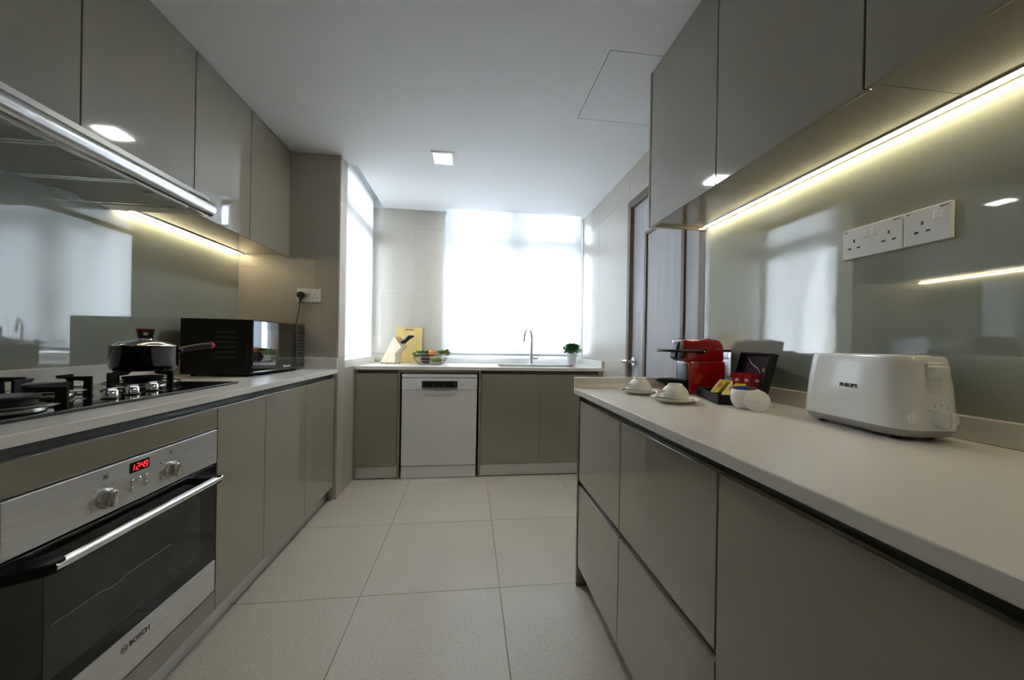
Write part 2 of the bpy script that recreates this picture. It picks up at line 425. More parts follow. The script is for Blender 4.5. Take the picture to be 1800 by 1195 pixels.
w2 = window('window_2', 'aluminium framed side window above the counter end', 'X', -1.0, 2.70, 3.44, .955, 2.40, None, 2.03, 2.16, jamb=DKFRAME)
w2.part('casement_handle', tube([(-.99, 2.735, 1.50), (-.97, 2.735, 1.50), (-.965, 2.735, 1.44), (-.965, 2.735, 1.40)], .008, 8), DKFRAME, True)

# ---- roller blinds
def blind(name, label, axis, d, a0, a1, z0, z1, m, barr):
    T = Thing(name, label, 'blind', (d, a0, z0) if axis == 'X' else (a0, d, z0))
    def bb(p0, p1, q0, q1, e0, e1): return B((p0, d + e0, q0), (p1, d + e1, q1)) if axis == 'Y' else B((d + e0, p0, q0), (d + e1, p1, q1))
    bm = bmesh.new()
    q = [(a0, z0), (a1, z0), (a1, z1), (a0, z1)]
    bm.faces.new([bm.verts.new((a, d, z) if axis == 'Y' else (d, a, z)) for a, z in q])
    T.part('fabric', bm, m)
    T.part('bottom_bar', bb(a0, a1, z0 - .012, z0 + .006, -.006, .006), barr)
    return T
BAR = mat('blind_bar', (.62, .64, .66), .4)
b1 = blind('roller_blind', 'pale see-through roller blind over the window behind the sink', 'Y', 3.385, -.243, 1.083, .990, ZC, BLIND, BAR)
b2 = blind('roller_blind', 'white roller blind over the side window beside the column', 'X', -.915, 2.664, 3.402, .945, 2.44, BLIND, BAR)
b2.part('roller_tube', cyl((-.915, 2.69, 2.455), (-.915, 3.44, 2.455), .022), BAR, True)
b2.part('pull_cord', tube([(-.86, 3.452, 2.36), (-.858, 3.452, 1.8), (-.852, 3.452, 1.35), (-.845, 3.452, 1.05)], .0018, 6), mat('cord_grey', (.55, .56, .58), .6))

# ---- door on the right wall
dr = Thing('door_1', 'grey wood door with brown edging and a chrome lever', None, (XR, 2.0, 0), kind='structure')
dr.part('door_leaf', B((XR + .012, 1.622, .006), (XR + .052, 2.372, 2.072), .002, 1), DOORW)
for y0, y1, z0, z1 in ((2.378, 2.423, 0, 2.128), (1.577, 1.62, 0, 2.128), (1.62, 2.378, 2.078, 2.128)):
    dr.part('door_frame', B((XR - .014, y0, z0), (XR + .10, y1, z1), .004, 1), BROWN)
for y0, y1, z0, z1 in ((2.172, 2.203, .2, 1.85), (1.762, 1.793, .2, 1.85), (1.793, 2.172, 1.825, 1.85), (1.793, 2.172, .2, .225)):
    dr.part('moulding', B((XR + .002, y0, z0), (XR + .014, y1, z1), .003, 1), BROWN)
hr = dr.part('handle_rose', cyl((XR + .013, 2.325, .985), (XR - .002, 2.325, .985), .029, 28), CHROME, True)
hb = cyl((XR - .002, 2.325, .985), (XR - .045, 2.325, .985), .010, 16)
tube([(XR - .045, 2.315, .985), (XR - .045, 2.36, .985), (XR - .043, 2.40, .982), (XR - .04, 2.42, .98)], [.011, .012, .011, .009], 12, hb)
dr.part('lever', hb, CHROME, True)

# ---- access hatch and downlights
hx0, hx1, hy0, hy1 = .583, 1.035, 1.458, 1.918
T = Thing('access_hatch', 'square white access hatch set flush in the ceiling', 'hatch', (.81, 1.69, ZC))
T.part('panel', B((hx0 + .0010, hy0 + .0010, ZC), (hx1 - .0010, hy1 - .0010, ZC + .012)), CEIL)
T.part('rim', B((hx0 - .02, hy0 - .02, ZC + .0305), (hx1 + .02, hy1 + .02, ZC + .034)), CEIL)
def downlight(x, y, label):
    T = Thing('ceiling_downlight', label, 'downlight', (x, y, ZC))
    T.part('bezel', hull_rect_hole((x - .078, y - .088), (x + .078, y + .088), [((x - .06, y - .066), (x + .06, y + .066))], ZC - .006, ZC), WHITEP)
    T.part('diffuser', B((x - .06, y - .066, ZC - .004), (x + .06, y + .066, ZC - .001)), LAMP)
    return T
downlight(-.205, 2.468, 'lit square white downlight in the ceiling before the window')

# ================================================================== CABINETS
GAP = .0015
def door_bm(axis_x, x, th, y0, y1, z0, z1, bev=.0015):
    """door slab with its front at x; th signed thickness going back"""
    return B((x, y0 + GAP, z0), (x + th, y1 - GAP, z1), bev, 2)
# ---- left base run
XF = -.912
def left_base(label, y0, y1, doors, name='base_cabinet', end=None):
    T = Thing(name, label, 'cabinet', (-1.22, (y0 + y1) / 2, 0), group='base cabinets of the cooking run')
    T.part('carcass', B((-1.535, y0 + .0005, .10), (XF - .020, y1 - .0005, .835)), TAUPE_IN)
    T.part('grip_channel', B((-1.2, y0 + .0005, .835), (XF - .030, y1 - .0005, .871)), CHAN)
    T.part('plinth', B((-1.0, y0, .001), (-.955, y1, .098)), ALU)
    for a, b in doors: T.part('door', door_bm('X', XF, -.018, a, b, .100, .842), TAUPE)
    return T
left_base('single door taupe cabinet right beside the oven', 1.398, 1.702, [(1.398, 1.702)])
T = left_base('double door taupe cabinet below the microwave', 1.702, 2.533, [(1.702, 2.100), (2.100, 2.510)])
T.part('filler', B((XF - .012, 2.512, 0), (XF - .03, 2.533, .87)), TAUPE)
left_base('taupe base cabinet on the near side of the oven', -.30, .790, [(-.30, .24), (.24, .790)])
# oven housing
T = Thing('oven_housing', 'taupe cabinet that holds the built in oven', 'cabinet', (-1.22, 1.095, 0), group='base cabinets of the cooking run')
T.part('side_panel', B((-1.535, .7905, .10), (XF - .03, .7945, .835)), TAUPE_IN); T.part('side_panel', B((-1.535, 1.3935, .10), (XF - .03, 1.3975, .835)), TAUPE_IN)
T.part('grip_channel', B((-1.2, .7905, .835), (XF - .030, 1.3975, .871)), CHAN)
T.part('fascia', B((XF, .7915, .769), (XF - .018, 1.3965, .842), .0015), TAUPE)
T.part('lower_panel', B((XF, .7915, .100), (XF - .018, 1.3965, .172), .0015), TAUPE)
T.part('plinth', B((-1.0, .7905, .001), (-.955, 1.3975, .098)), ALU)
T.part('floor_panel', B((-1.53, .795, .12), (XF - .02, 1.393, .165)), TAUPE_IN)

# ---- oven
ov = Thing('built_in_oven', 'built in electric oven with steel panels and black glass door', 'oven', (-1.2, 1.094, .175))
y0, y1 = .797, 1.391
ov.part('body', B((-1.46, y0 + .006, .178), (XF - .012, y1 - .006, .760)), BLACKM)
cp = ov.part('control_panel', B((XF - .012, y0, .645), (XF + .004, y1, .765), .002), STEEL)
fx = XF + .004
dp = ov.part('display', B((fx - .002, 1.060, .724), (fx + .0008, 1.119, .753), .001, 1), BLACKG)
def seg_digit(bm, ch, y, z, w, h, x):
    S = {'1': 'bc', '2': 'abged', '4': 'fgbc', '9': 'abcdfg'}[ch]; t = .0015
    L = {'a': ((0, h), (w, h)), 'b': ((w, h / 2), (w, h)), 'c': ((w, 0), (w, h / 2)), 'd': ((0, 0), (w, 0)), 'e': ((0, 0), (0, h / 2)), 'f': ((0, h / 2), (0, h)), 'g': ((0, h / 2), (w, h / 2))}
    for s in S:
        (a, b), (c, d) = L[s]; sh = .18
        A = Vector((x, y + a + sh * b, z + b)); Bv = Vector((x, y + c + sh * d, z + d))
        tube([A, Bv], t * .62, 6, bm)
    return bm
bm = bmesh.new()
for ch, yy in (('1', 1.066), ('2', 1.0775), ('4', 1.0915), ('9', 1.1025)): seg_digit(bm, ch, yy, .7305, .0075 if ch != '1' else .004, .0155, fx + .0012)
for zz in (.735, .7405): sphere((fx + .0012, 1.0885 + (zz - .73) * .18, zz), .0011, n=1, bm=bm)
ov.part('clock_digits', bm, REDLED, under=dp, label='red digits reading 12:49')
for yy, zz in ((1.066, .701), (1.087, .702), (1.108, .703), (1.066, .681), (1.108, .682)):
    ov.part('button', lathe([(.0068, 0), (.0068, .004), (.0055, .0055), (0, .006)], (fx, yy, zz), 16, axis='X'), SATIN, True)
    ov.part('button_mark', B((fx, yy - .002, zz + .0095), (fx + .0004, yy + .002, zz + .0107)), MARKG)
for yy, zz in ((.997, .687), (1.192, .690)):
    k = ov.part('knob', lathe([(.0245, 0), (.0245, .006), (.022, .010), (.0, .010)], (fx, yy, zz), 32, axis='X'), SATIN, True)
    bm = B((fx + .009, yy - .008, zz - .0205), (fx + .026, yy + .008, zz + .0205), .005, 3)
    bmesh.ops.rotate(bm, verts=bm.verts, cent=(fx, yy, zz), matrix=Matrix.Rotation(math.radians(0), 3, 'X'))
    ov.part('grip', bm, SATIN, True, under=k)
    ov.part('pointer', B((fx + .0255, yy - .001, zz + .011), (fx + .0265, yy + .001, zz + .019)), MARK, under=k)
    for q in range(7):
        a = math.radians(90 - 38 * (q - 3) + 8); rr = .036
        cy_, cz_ = yy + math.cos(a + (PI if q == 6 else 0)) * rr, zz + math.sin(a) * rr
        bm = BB(((fx, cy_ - .003, cz_ + .002), (fx + .0003, cy_ + .003, cz_ + .0026)), ((fx, cy_ - .003, cz_ - .0026), (fx + .0003, cy_ + .003, cz_ - .002)), ((fx, cy_ - .003, cz_ - .0026), (fx + .0003, cy_ - .0024, cz_ + .0026)), ((fx, cy_ + .0024, cz_ - .0026), (fx + .0003, cy_ + .003, cz_ + .0026)))
        ov.part('dial_symbol', bm, MARKG)
    bm = bmesh.new(); c_ = (fx, yy, zz + .054); h = .0058
    for d0, d1 in (((-h, -h), (h, -h)), ((h, -h), (h, h)), ((h, h), (-h, h)), ((-h, h), (-h, -h))):
        tube([(fx + .0003, yy + d0[0], c_[2] + d0[1]), (fx + .0003, yy + d1[0], c_[2] + d1[1])], .0004, 4, bm)
    box(bm, (fx, yy - .0022, c_[2] - .003), (fx + .0006, yy + .0022, c_[2] + .003))
    ov.part('function_symbol', bm, MARK)
ov.part('indicator_lamp', lathe([(.0026, 0), (.002, .0015), (0, .002)], (fx, 1.157, .722), 12, axis='X'), mat('lamp_red', (.25, .01, .01), .3), True)
dd = ov.part('oven_door', B((XF - .012, y0, .292), (XF + .002, y1, .640), .002), OVGLASS)
ov.part('door_window', B((XF + .0021, y0 + .075, .335), (XF + .0026, y1 - .075, .575)), mat('oven_window', (.030, .031, .029), .06, spec=.5, var=(3, .3)), under=dd)
bm = bmesh.new(); tube([(XF + .0030, y0 + .09, .455), (XF + .0030, 1.00, .455), (XF + .0030, 1.01, .449), (XF + .0030, 1.045, .449), (XF + .0030, 1.055, .456), (XF + .0030, 1.20, .456)], .0008, 5, bm)
ov.part('rack_rail', bm, mat('rail_grey', (.16, .16, .155), .4, metal=.5), under=dd)
st = ov.part('door_strip', B((XF - .012, y0, .178), (XF + .003, y1, .290), .002), STEEL)
ov.part('brand_lettering', text_bm('BOSCH', .0190, (XF + .0034, 1.098, .257), (0, 1, 0), (0, 0, 1), bold=.0004), MARK, under=st)
bm = bmesh.new()
ec = (XF + .0034, 1.0535, .257)
tube([(ec[0], ec[1] + .009 * math.cos(a), ec[2] + .009 * math.sin(a)) for a in [2 * PI * k / 24 for k in range(24)]], .0006, 5, bm, closed=True)
for s in (-1, 1):
    tube([(ec[0], ec[1] + s * .0035, ec[2] - .0065), (ec[0], ec[1] + s * .0035, ec[2] + .0065)], .0007, 5, bm)
tube([(ec[0], ec[1] - .0035, ec[2]), (ec[0], ec[1] + .0035, ec[2])], .0007, 5, bm)
ov.part('emblem', bm, MARK, under=st)
hz = .607; hx = XF + .047
ov.part('door_handle', cyl((hx, .842, hz), (hx, 1.342, hz), .0115, 24), SATIN, True, under=dd)
for ya, yb in ((.800, .868), (1.300, 1.338)):
    far = ya > 1
    pts = [(XF, ya), (hx + .002, ya + (.030 if not far else .012)), (hx + .010, (ya + .046) if not far else ya + .02), (hx + .010, yb - (.008 if not far else 0)), (hx - .006, yb), (XF, yb)]
    ov.part('handle_bracket', prism(pts, hz - .013, hz + .013, 'Z', .003), BLACKP, under=dd)

# ---- left worktop
WL = Thing('worktop', 'white quartz worktop carrying the gas hob and microwave', 'worktop', (-1.22, 1.1, .872), group='white quartz worktops')
WL.part('slab', B((-1.535, -.30, .872), (-.899, 2.534, .898), .002), QUARTZ)
struct('trim_4', B((-1.536, -.30, .8985), (-1.518, 2.534, .978), .002), QUARTZ, 'white quartz upstand along the hob wall')
struct('trim_5', B((-1.518, 2.516, .8985), (-.899, 2.534, .978), .002), QUARTZ, 'white quartz upstand against the column')
# ---- left glass splashback
gl = fin('glass_splashback', B((XL + .001, -.30, .979), (-1.539, 2.533, 1.655)), GLASSP)
tag(gl, 'grey green painted glass splashback behind the hob', 'splashback')

# ================================================================== UPPER CABINETS
XU = -1.219
def left_upper(label, y0, y1, doors, zb):
    T = Thing('wall_cabinet', label, 'wall cabinet', (-1.38, (y0 + y1) / 2, zb), group='wall cabinets above the hob')
    T.part('carcass', B((XL + .001, y0 + .0005, zb + .014), (XU - .020, y1 - .0005, ZC - .002)), TAUPE)
    for a, b in doors: T.part('door', door_bm('X', XU, -.018, a, b, zb, ZC - .004), TAUPE)
    return T
left_upper('taupe wall cabinet with the narrow door nearest the column', 2.099, 2.533, [(2.099, 2.508)], 1.651).part('filler', B((XU - .004, 2.510, 1.651), (XU - .022, 2.533, ZC - .002)), TAUPE)
left_upper('taupe wall cabinet second from the column above the light strip', 1.702, 2.098, [(1.702, 2.098)], 1.651)
left_upper('taupe wall cabinet above the control buttons of the hood', 1.247, 1.701, [(1.247, 1.701)], 1.735)
left_upper('taupe wall cabinet above the near half of the hood', .795, 1.246, [(.795, 1.246)], 1.735)
left_upper('taupe wall cabinet on the near side of the hood', -.30, .794, [(-.30, .25), (.25, .794)], 1.651)
# LED under left uppers
T = Thing('light_strip', 'warm lit strip under the wall cabinets beside the hood', 'light strip', (-1.515, 2.1, 1.655))
T.part('profile', B((-1.530, 1.706, 1.659), (-1.500, 2.520, 1.664)), SATIN)
T.part('diffuser', B((-1.518, 1.708, 1.6555), (-1.511, 2.518, 1.659)), LED)

# ---- hood
hd = Thing('cooker_hood', 'slim silver cooker hood with mesh filters under the wall cabinets', 'cooker hood', (-1.33, 1.25, 1.645))
HY0, HY1 = .797, 1.699
prof = []
zc_, xc_ = 1.678, -1.154
for k in range(0, 17):
    a = math.radians(-100 + 195 * k / 16); prof.append((xc_ + .028 * math.cos(a), zc_ + .031 * math.sin(a)))
prof += [(-1.215, 1.7095), (-1.215, 1.690), (-1.18, 1.655)]
hd.part('front_visor', prism(prof, HY0, HY1, 'Y'), mat('hood_silver', (.66, .67, .68), .24, metal=1, rvar=(4, .06, (1, 9, 1))), True)
HG = mat('hood_grey', (.42, .43, .41), .4, metal=.4)
hd.part('underside', B((-1.535, HY0, 1.652), (-1.155, HY1, 1.730)), HG)
def mesh_mat():
    m = D.materials.new('filter_mesh'); t, b = nodes(m); b.inputs['Metallic'].default_value = .3; b.inputs['Roughness'].default_value = .5
    c = t.nodes.new('ShaderNodeTexCoord'); w = t.nodes.new('ShaderNodeTexChecker'); w.inputs['Scale'].default_value = 420
    w.inputs['Color1'].default_value = (.52, .52, .48, 1); w.inputs['Color2'].default_value = (.22, .225, .21, 1)
    t.links.new(c.outputs['Object'], w.inputs['Vector']); t.links.new(w.outputs['Color'], b.inputs['Base Color'])
    return m
FM = mesh_mat()
for ya, yb in ((.893, 1.124), (1.128, 1.357), (1.361, 1.593)):
    f = hd.part('grease_filter', B((-1.525, ya + .012, 1.6465), (-1.170, yb - .012, 1.652), .001, 1), FM)
    fr = []
    for lo, hi in (((-1.530, ya), (-1.163, ya + .012)), ((-1.530, yb - .012), (-1.163, yb)), ((-1.530, ya + .012), (-1.522, yb - .012)), ((-1.172, ya + .012), (-1.163, yb - .012))):
        fr.append(((lo[0], lo[1], 1.645), (hi[0], hi[1], 1.652)))
    hd.part('filter_frame', BB(*fr), SATIN, under=f)
    yc = (ya + yb) / 2
    for xx in (-1.195, -1.50):
        hd.part('latch', B((xx - .018, yc - .025, 1.6435), (xx + .018, yc + .045, 1.6465), .001, 1), HG, under=f)
hd.part('lamp_lens', B((-1.50, 1.610, 1.6475), (-1.19, 1.675, 1.652)), mat('lens_frost', (.45, .45, .43), .35))
hd.part('lamp_slot', B((-1.49, 1.600, 1.646), (-1.40, 1.608, 1.652)), BLACKM)
for k in range(5):
    a = math.radians(52); yy = 1.575 + k * .020
    p = Vector((xc_ + .0275 * math.cos(a), yy, zc_ + .0305 * math.sin(a))); n = Vector((math.cos(a), 0, math.sin(a)))
    b_ = hd.part('push_button', cyl(p, p + n * .004, .0055, 14), CHROME, True)
    hd.part('button_ring', cyl(p - n * .001, p + n * .0012, .0075, 14), BLACKM, under=b_)

hd.o.location.z -= .012

# ================================================================== HOB
hb_ = Thing('gas_hob', 'black glass gas hob with cast iron pan supports', 'hob', (-1.25, 1.24, .898))
hb_.part('glass_plate', B((-1.49, .80, .8985), (-1.022, 1.682, .906), .002), BLACKG)
hb_.part('edge_trim', BB(((-1.024, .80, .8984), (-1.016, 1.684, .907)), ((-1.494, 1.680, .8984), (-1.016, 1.686, .907)), bev=.0015), mat('hob_trim', (.05, .052, .055), .3, metal=.6))
def burner(cx, cy, r, rot, narm):
    z = .906
    b = hb_.part('burner', lathe([(r * .62, 0), (r * .62, .010), (r * .50, .014), (r * .50, .026), (r * .48, .028), (0, .028)], (cx, cy, z), 32), BLACKM, True)
    hb_.part('burner_cap', lathe([(r * .53, .028), (r * .55, .031), (r * .53, .036), (r * .3, .038), (0, .038)], (cx, cy, z), 32), IRON, True, under=b)
    hb_.part('burner_ring', lathe([(r * .66, .0), (r * .66, .004), (r * .62, .006)], (cx, cy, z), 32), SATIN, True, under=b)
    ring = hb_.part('pan_support', tube([(cx + r * math.cos(a), cy + r * math.sin(a), z + .014) for a in [2 * PI * k / 36 for k in range(36)]], .0035, 8, closed=True), mat('support_ring', (.30, .29, .27), .3, metal=.9), True)
    for k in range(narm):
        a = rot + 2 * PI * k / narm
        bm = prism([(r * .90, 0), (r * 1.12, 0), (r * 1.12, .058), (r * .42, .058), (r * .50, .047), (r * .92, .043)], -.0035, .0035, 'Y', .0008, 1)
        bmesh.ops.rotate(bm, verts=bm.verts, cent=(0, 0, 0), matrix=Matrix.Rotation(a, 3, 'Z')); bmesh.ops.translate(bm, verts=bm.verts, vec=(cx, cy, z))
        hb_.part('support_arm', bm, IRON, under=ring)
burner(-1.283, 1.548, .108, math.radians(82), 4)
burner(-1.345, 1.285, .098, math.radians(15), 4)
burner(-1.165, 1.02, .115, math.radians(10), 5)
for kx, ky in ((-1.095, 1.215), (-1.108, 1.30), (-1.122, 1.39)):
    k = hb_.part('control_knob', lathe([(.019, 0), (.019, .004), (.0165, .006), (.0165, .024), (.015, .026), (0, .026)], (kx, ky, .906), 24), CHROME, True)
    hb_.part('knob_skirt', lathe([(.022, 0), (.021, .003), (.018, .004)], (kx, ky, .906), 24), BLACKP, True, under=k)
    hb_.part('grip', B((kx - .004, ky - .0155, .931), (kx + .004, ky + .0155, .938), .0015), CHROME, under=k)

# ---- saucepan
px_, py_, pz_ = -1.284, 1.556, .9655
pn = Thing('saucepan', 'black saucepan with glass lid on the far burner', 'saucepan', (px_, py_, pz_))
NAVY = mat('pan_enamel', (.006, .007, .012), .12, coat=.6)
r = .098
pn.part('pan_body', lathe([(0, 0), (r * .86, 0), (r * .95, .006), (r, .02), (r, .092), (r + .002, .095), (r - .003, .095), (r - .004, .03), (0, .028)], (px_, py_, pz_), 48), NAVY, True)
lid = pn.part('lid', lathe([(r - .002, .097), (r - .006, .099), (r * .75, .111), (r * .4, .119), (0, .122), (0, .119), (r * .4, .116), (r * .75, .107), (r - .006, .096)], (px_, py_, pz_), 48), mat('lid_glass', (.85, .9, .9), .03, trans=.9, ior=1.45), True)
pn.part('lid_rim', tube([(px_ + (r - .0005) * math.cos(a), py_ + (r - .0005) * math.sin(a), pz_ + .098) for a in [2 * PI * k / 48 for k in range(48)]], .0028, 8, closed=True), CHROME, True, under=lid)
pn.part('lid_collar', lathe([(.022, .119), (.022, .125), (.0, .126)], (px_, py_, pz_), 24), CHROME, True, under=lid)
vd = Vector((math.cos(math.radians(-38)), math.sin(math.radians(-38)), 0))   # the lid knob's broad side
sd_ = Vector((-vd.y, vd.x, 0))
def lk(a, h, d): p = Vector((px_, py_, pz_ + .124)) + sd_ * a + vd * d; return (p.x, p.y, p.z + h)
bm = bmesh.new()
def plate(bm, poly, d0, d1):
    v0 = [bm.verts.new(lk(a, h, d0)) for a, h in poly]; v1 = [bm.verts.new(lk(a, h, d1)) for a, h in poly]; n = len(poly)
    bm.faces.new(v0); bm.faces.new(v1[::-1])
    for i in range(n): bm.faces.new((v0[i], v1[i], v1[(i + 1) % n], v0[(i + 1) % n]))
for poly in ([(-.019, 0), (-.007, 0), (-.009, .034), (-.024, .034)], [(.007, 0), (.019, 0), (.024, .034), (.009, .034)], [(-.019, 0), (.019, 0), (.020, .014), (-.020, .014)], [(-.023, .026), (.023, .026), (.025, .037), (-.025, .037)]):
    plate(bm, poly, -.010, .010)
bmesh.ops.recalc_face_normals(bm, faces=bm.faces)
kn = pn.part('lid_knob', bm, BLACKP, under=lid)
bm = bmesh.new(); plate(bm, [(-.0255, .037), (.0255, .037), (.0255, .0405), (-.0255, .0405)], -.0105, .0105); bmesh.ops.recalc_face_normals(bm, faces=bm.faces)
pn.part('knob_cap', bm, mat('red_soft', (.42, .015, .012), .4), under=lid, label='red rim on top of the lid knob')
ha = math.radians(66); hv = Vector((math.cos(ha), math.sin(ha), 0)); P0 = Vector((px_, py_, pz_))
hp = [P0 + hv * (r + d) + Vector((0, 0, h)) for d, h in ((-.004, .078), (.02, .078), (.05, .086), (.09, .093), (.138, .099))]
pn.part('handle', tube(hp, [.013, .0125, .012, .0125, .0135], 14), BLACKP, True)
pn.part('handle_tip', tube([hp[-1] - hv * .006, hp[-1] + hv * .004, hp[-1] + hv * .009], [.0148, .0148, .011], 14), mat('red_soft', (.42, .015, .012), .4), True, label='red ring at the handle end')
pn.part('handle_end', tube([hp[-1] + hv * .006, hp[-1] + hv * .013], [.009, .006], 12), mat('handle_grey', (.12, .13, .15), .4), True)
bm = bmesh.new()
for s in (-1, 1):
    sv = Vector((-hv.y, hv.x, 0)) * s
    tube([P0 + hv * (r * .86) + sv * .05 + Vector((0, 0, .076)), P0 + hv * (r + .005) + sv * .02 + Vector((0, 0, .077)), P0 + hv * (r + .03) + Vector((0, 0, .079))], .007, 8, bm)
pn.part('handle_bracket', bm, BLACKP, True)

# ================================================================== MICROWAVE
FLv = Vector((-1.128, 1.962, 0)); FRv = Vector((-1.108, 2.500, 0)); fd = (FRv - FLv).normalized()
mwW, mwD, mwH = (FRv - FLv).length, .345, .290
mw = Thing('microwave_oven', 'black microwave oven with mirrored door in the worktop corner', 'microwave', (FLv.x, FLv.y, .898), rz=math.atan2(fd.y, fd.x), w=False)
# local: +x along the front (left->right), +y into the body, front faces -y
z0 = .011
mw.part('case', B((.002, .028, z0), (mwW - .002, mwD, z0 + mwH), .004), mat('microwave_case', (.008, .008, .008), .42, spec=.22))
fp = mw.part('front_frame', B((0, .0, z0 + .002), (mwW, .028, z0 + mwH), .004), BLACKP)
mw.part('door', B((.006, -.008, z0 + .008), (mwW * .80, .002, z0 + mwH - .006), .003), mat('mirror_black', (.20, .21, .23), .02, metal=1))
mw.part('door_window', B((.07, -.0087, z0 + .06), (mwW * .70, -.0079, z0 + mwH - .05)), mat('microwave_window', (.27, .27, .28), .03, metal=1))
cpn = mw.part('control_panel', B((mwW * .803, -.008, z0 + .008), (mwW - .004, .002, z0 + mwH - .006), .003), mat('mirror_black', (.20, .21, .23), .02, metal=1))
for rr in range(9):
    for cc in range(3):
        x_ = mwW * .835 + cc * .030; z_ = z0 + .045 + rr * .021
        mw.part('key_mark', B((x_, -.0085, z_), (x_ + .016, -.0079, z_ + .0035)), MARKG, under=cpn)
mw.part('brand_lettering', text_bm('Panasonic', .020, (mwW * .60, -.0088, z0 + .028), (1, 0, 0), (0, 0, 1), bold=.0003), MARKW)
mw.part('badge_lettering', text_bm('Inverter', .014, (.045, -.0088, z0 + .052), (1, 0, 0), (0, 0, 1)), MARKG)
bm = bmesh.new()
for rr in range(6):
    for cc in range(13): box(bm, (-.0004, .075 + cc * .008, z0 + .09 + rr * .026), (.0022, .0785 + cc * .008, z0 + .0925 + rr * .026))
vo = mw.part('vent_holes', bm, mat('hole_grey', (.16, .16, .16), .6)); vo['kind'] = 'stuff'
for fx_ in (.04, mwW - .04):
    for fy_ in (.05, mwD - .04): mw.part('foot', cyl((fx_, fy_, 0), (fx_, fy_, z0 + .001), .014, 14), BLACKM)

# ---- UK sockets
def socket(name, label, org, right, up, n, w, h, gangs, switches, tl='P6', tr='legrand', plug=()):
    """faceplate centre org, right/up/n axes"""
    T = Thing(name, label, 'socket', org, group=None)
    r, u, nn = Vector(right), Vector(up), Vector(n); O = Vector(org)
    def bb(a0, a1, b0, b1, d0, d1, bev=0.0):
        p = O + r * a0 + u * b0 + nn * d0; q = O + r * a1 + u * b1 + nn * d1
        return B(p, q, bev, 2)
    pl = T.part('faceplate', bb(-w / 2, w / 2, -h / 2, h / 2, .0005, .011, .002), WHITEP)
    for gx in gangs:
        for (dx, dz, pw, ph) in ((0, .011, .0045, .0085), (-.0115, -.010, .0085, .0045), (.0115, -.010, .0085, .0045)):
            T.part('pin_hole', bb(gx + dx - pw / 2, gx + dx + pw / 2, dz - ph / 2 - .004, dz + ph / 2 - .004, .0095, .0113), MARK, under=pl)
    for sx in switches:
        sw = T.part('rocker_switch', bb(sx - .008, sx + .008, h * .09, h * .09 + .020, .010, .0145, .002), WHITEP)
        T.part('switch_mark', bb(sx - .004, sx + .004, h * .09 + .0215, h * .09 + .0222, .0105, .0113), MARKG, under=pl)
    T.part('plate_lettering', text_bm(tl, .007, O + r * (-w / 2 + .009) + u * (h / 2 - .008) + nn * .0112, r, u), MARK, under=pl)
    T.part('plate_lettering', text_bm(tr, .0055, O + r * (w / 2 - .013) + u * (h / 2 - .007) + nn * .0112, r, u), MARK, under=pl)
    return T
socket('double_socket', 'white double wall socket with a black plug in it', (-1.0935, YP - .0002, 1.399), (1, 0, 0), (0, 0, 1), (0, -1, 0), .148, .090, (-.042, .042), (-.009, .009))
socket('double_socket', 'white double wall socket on the glass splashback', (1.1122, .8495, 1.4015), (0, -1, 0), (0, 0, 1), (-1, 0, 0), .145, .087, (-.042, .042), (-.009, .009), tl='P5')
socket('single_socket', 'white single wall socket on the glass splashback', (1.1122, .730, 1.4015), (0, -1, 0), (0, 0, 1), (-1, 0, 0), .090, .087, (-.008,), (.022,))
T = Thing('power_plug', 'black mains plug with grey cord running down behind the microwave', 'plug', (-1.1355, YP - .012, 1.399))
T.part('plug_body', prism([(-1.1355 + .026 * math.cos(a), 1.399 + .026 * math.sin(a)) for a in [PI / 6 + 2 * PI * k / 6 for k in range(6)]], YP - .038, YP - .0122, 'Y', .005), BLACKP)
CORDM = mat('cord_dark', (.05, .05, .052), .5)
T.part('cord_relief', cyl((-1.136, YP - .026, 1.385), (-1.140, YP - .026, 1.345), .012, 12, r2=.006), CORDM, True)
T.part('cord', tube([(-1.140, YP - .026, 1.350), (-1.146, YP - .024, 1.30), (-1.160, YP - .022, 1.23), (-1.172, YP - .0195, 1.18), (-1.19, YP - .0198, 1.08), (-1.20, YP - .0215, .985)], .0036, 8), CORDM, True)

# ================================================================== FAR RUN
YB = 2.874
GRP = 'base cabinets below the window'
T = Thing('base_cabinet', 'narrow taupe cabinet between the column and the dishwasher', 'cabinet', (-.73, 3.15, 0), group=GRP)
T.part('carcass', B((-.865, YB + .022, .10), (-.572, 3.455, .835)), TAUPE_IN)
T.part('end_panel', B((-.895, YB + .002, 0), (-.877, 3.455, .871)), TAUPE); T.part('filler', B((-.877, YB + .006, .0), (-.868, YB + .03, .871)), TAUPE)
T.part('door', B((-.880, YB, .102), (-.567, YB + .018, .842), .0015), TAUPE)
T.part('grip_channel', B((-.877, YB + .025, .835), (-.566, YB + .25, .871)), CHAN)
T.part('plinth', B((-.877, YB + .004, .010), (-.566, YB + .02, .099)), ALU)
T.part('gable', B((-.564, YB - .001, .0), (-.546, 3.455, .871), .001, 1), TAUPE)
T = Thing('sink_cabinet', 'wide double door taupe cabinet under the sink', 'cabinet', (.6, 3.15, 0), group=GRP)
T.part('gable', B((.080, YB - .001, .0), (.098, 3.455, .871), .001, 1), TAUPE)
T.part('carcass', B((.099, YB + .022, .10), (1.09, 3.455, .64)), TAUPE_IN)
for a, b in ((.100, .588), (.588, 1.086)): T.part('door', B((a + GAP, YB, .102), (b - GAP, YB + .018, .842), .0015), TAUPE)
T.part('grip_channel', B((.099, YB + .025, .80), (1.088, YB + .045, .871)), CHAN)
T.part('plinth', B((.099, YB + .004, .008), (1.088, YB + .02, .099)), ALU)
T.part('end_panel', B((1.090, YB + .002, 0), (1.132, 3.45, .871)), TAUPE)
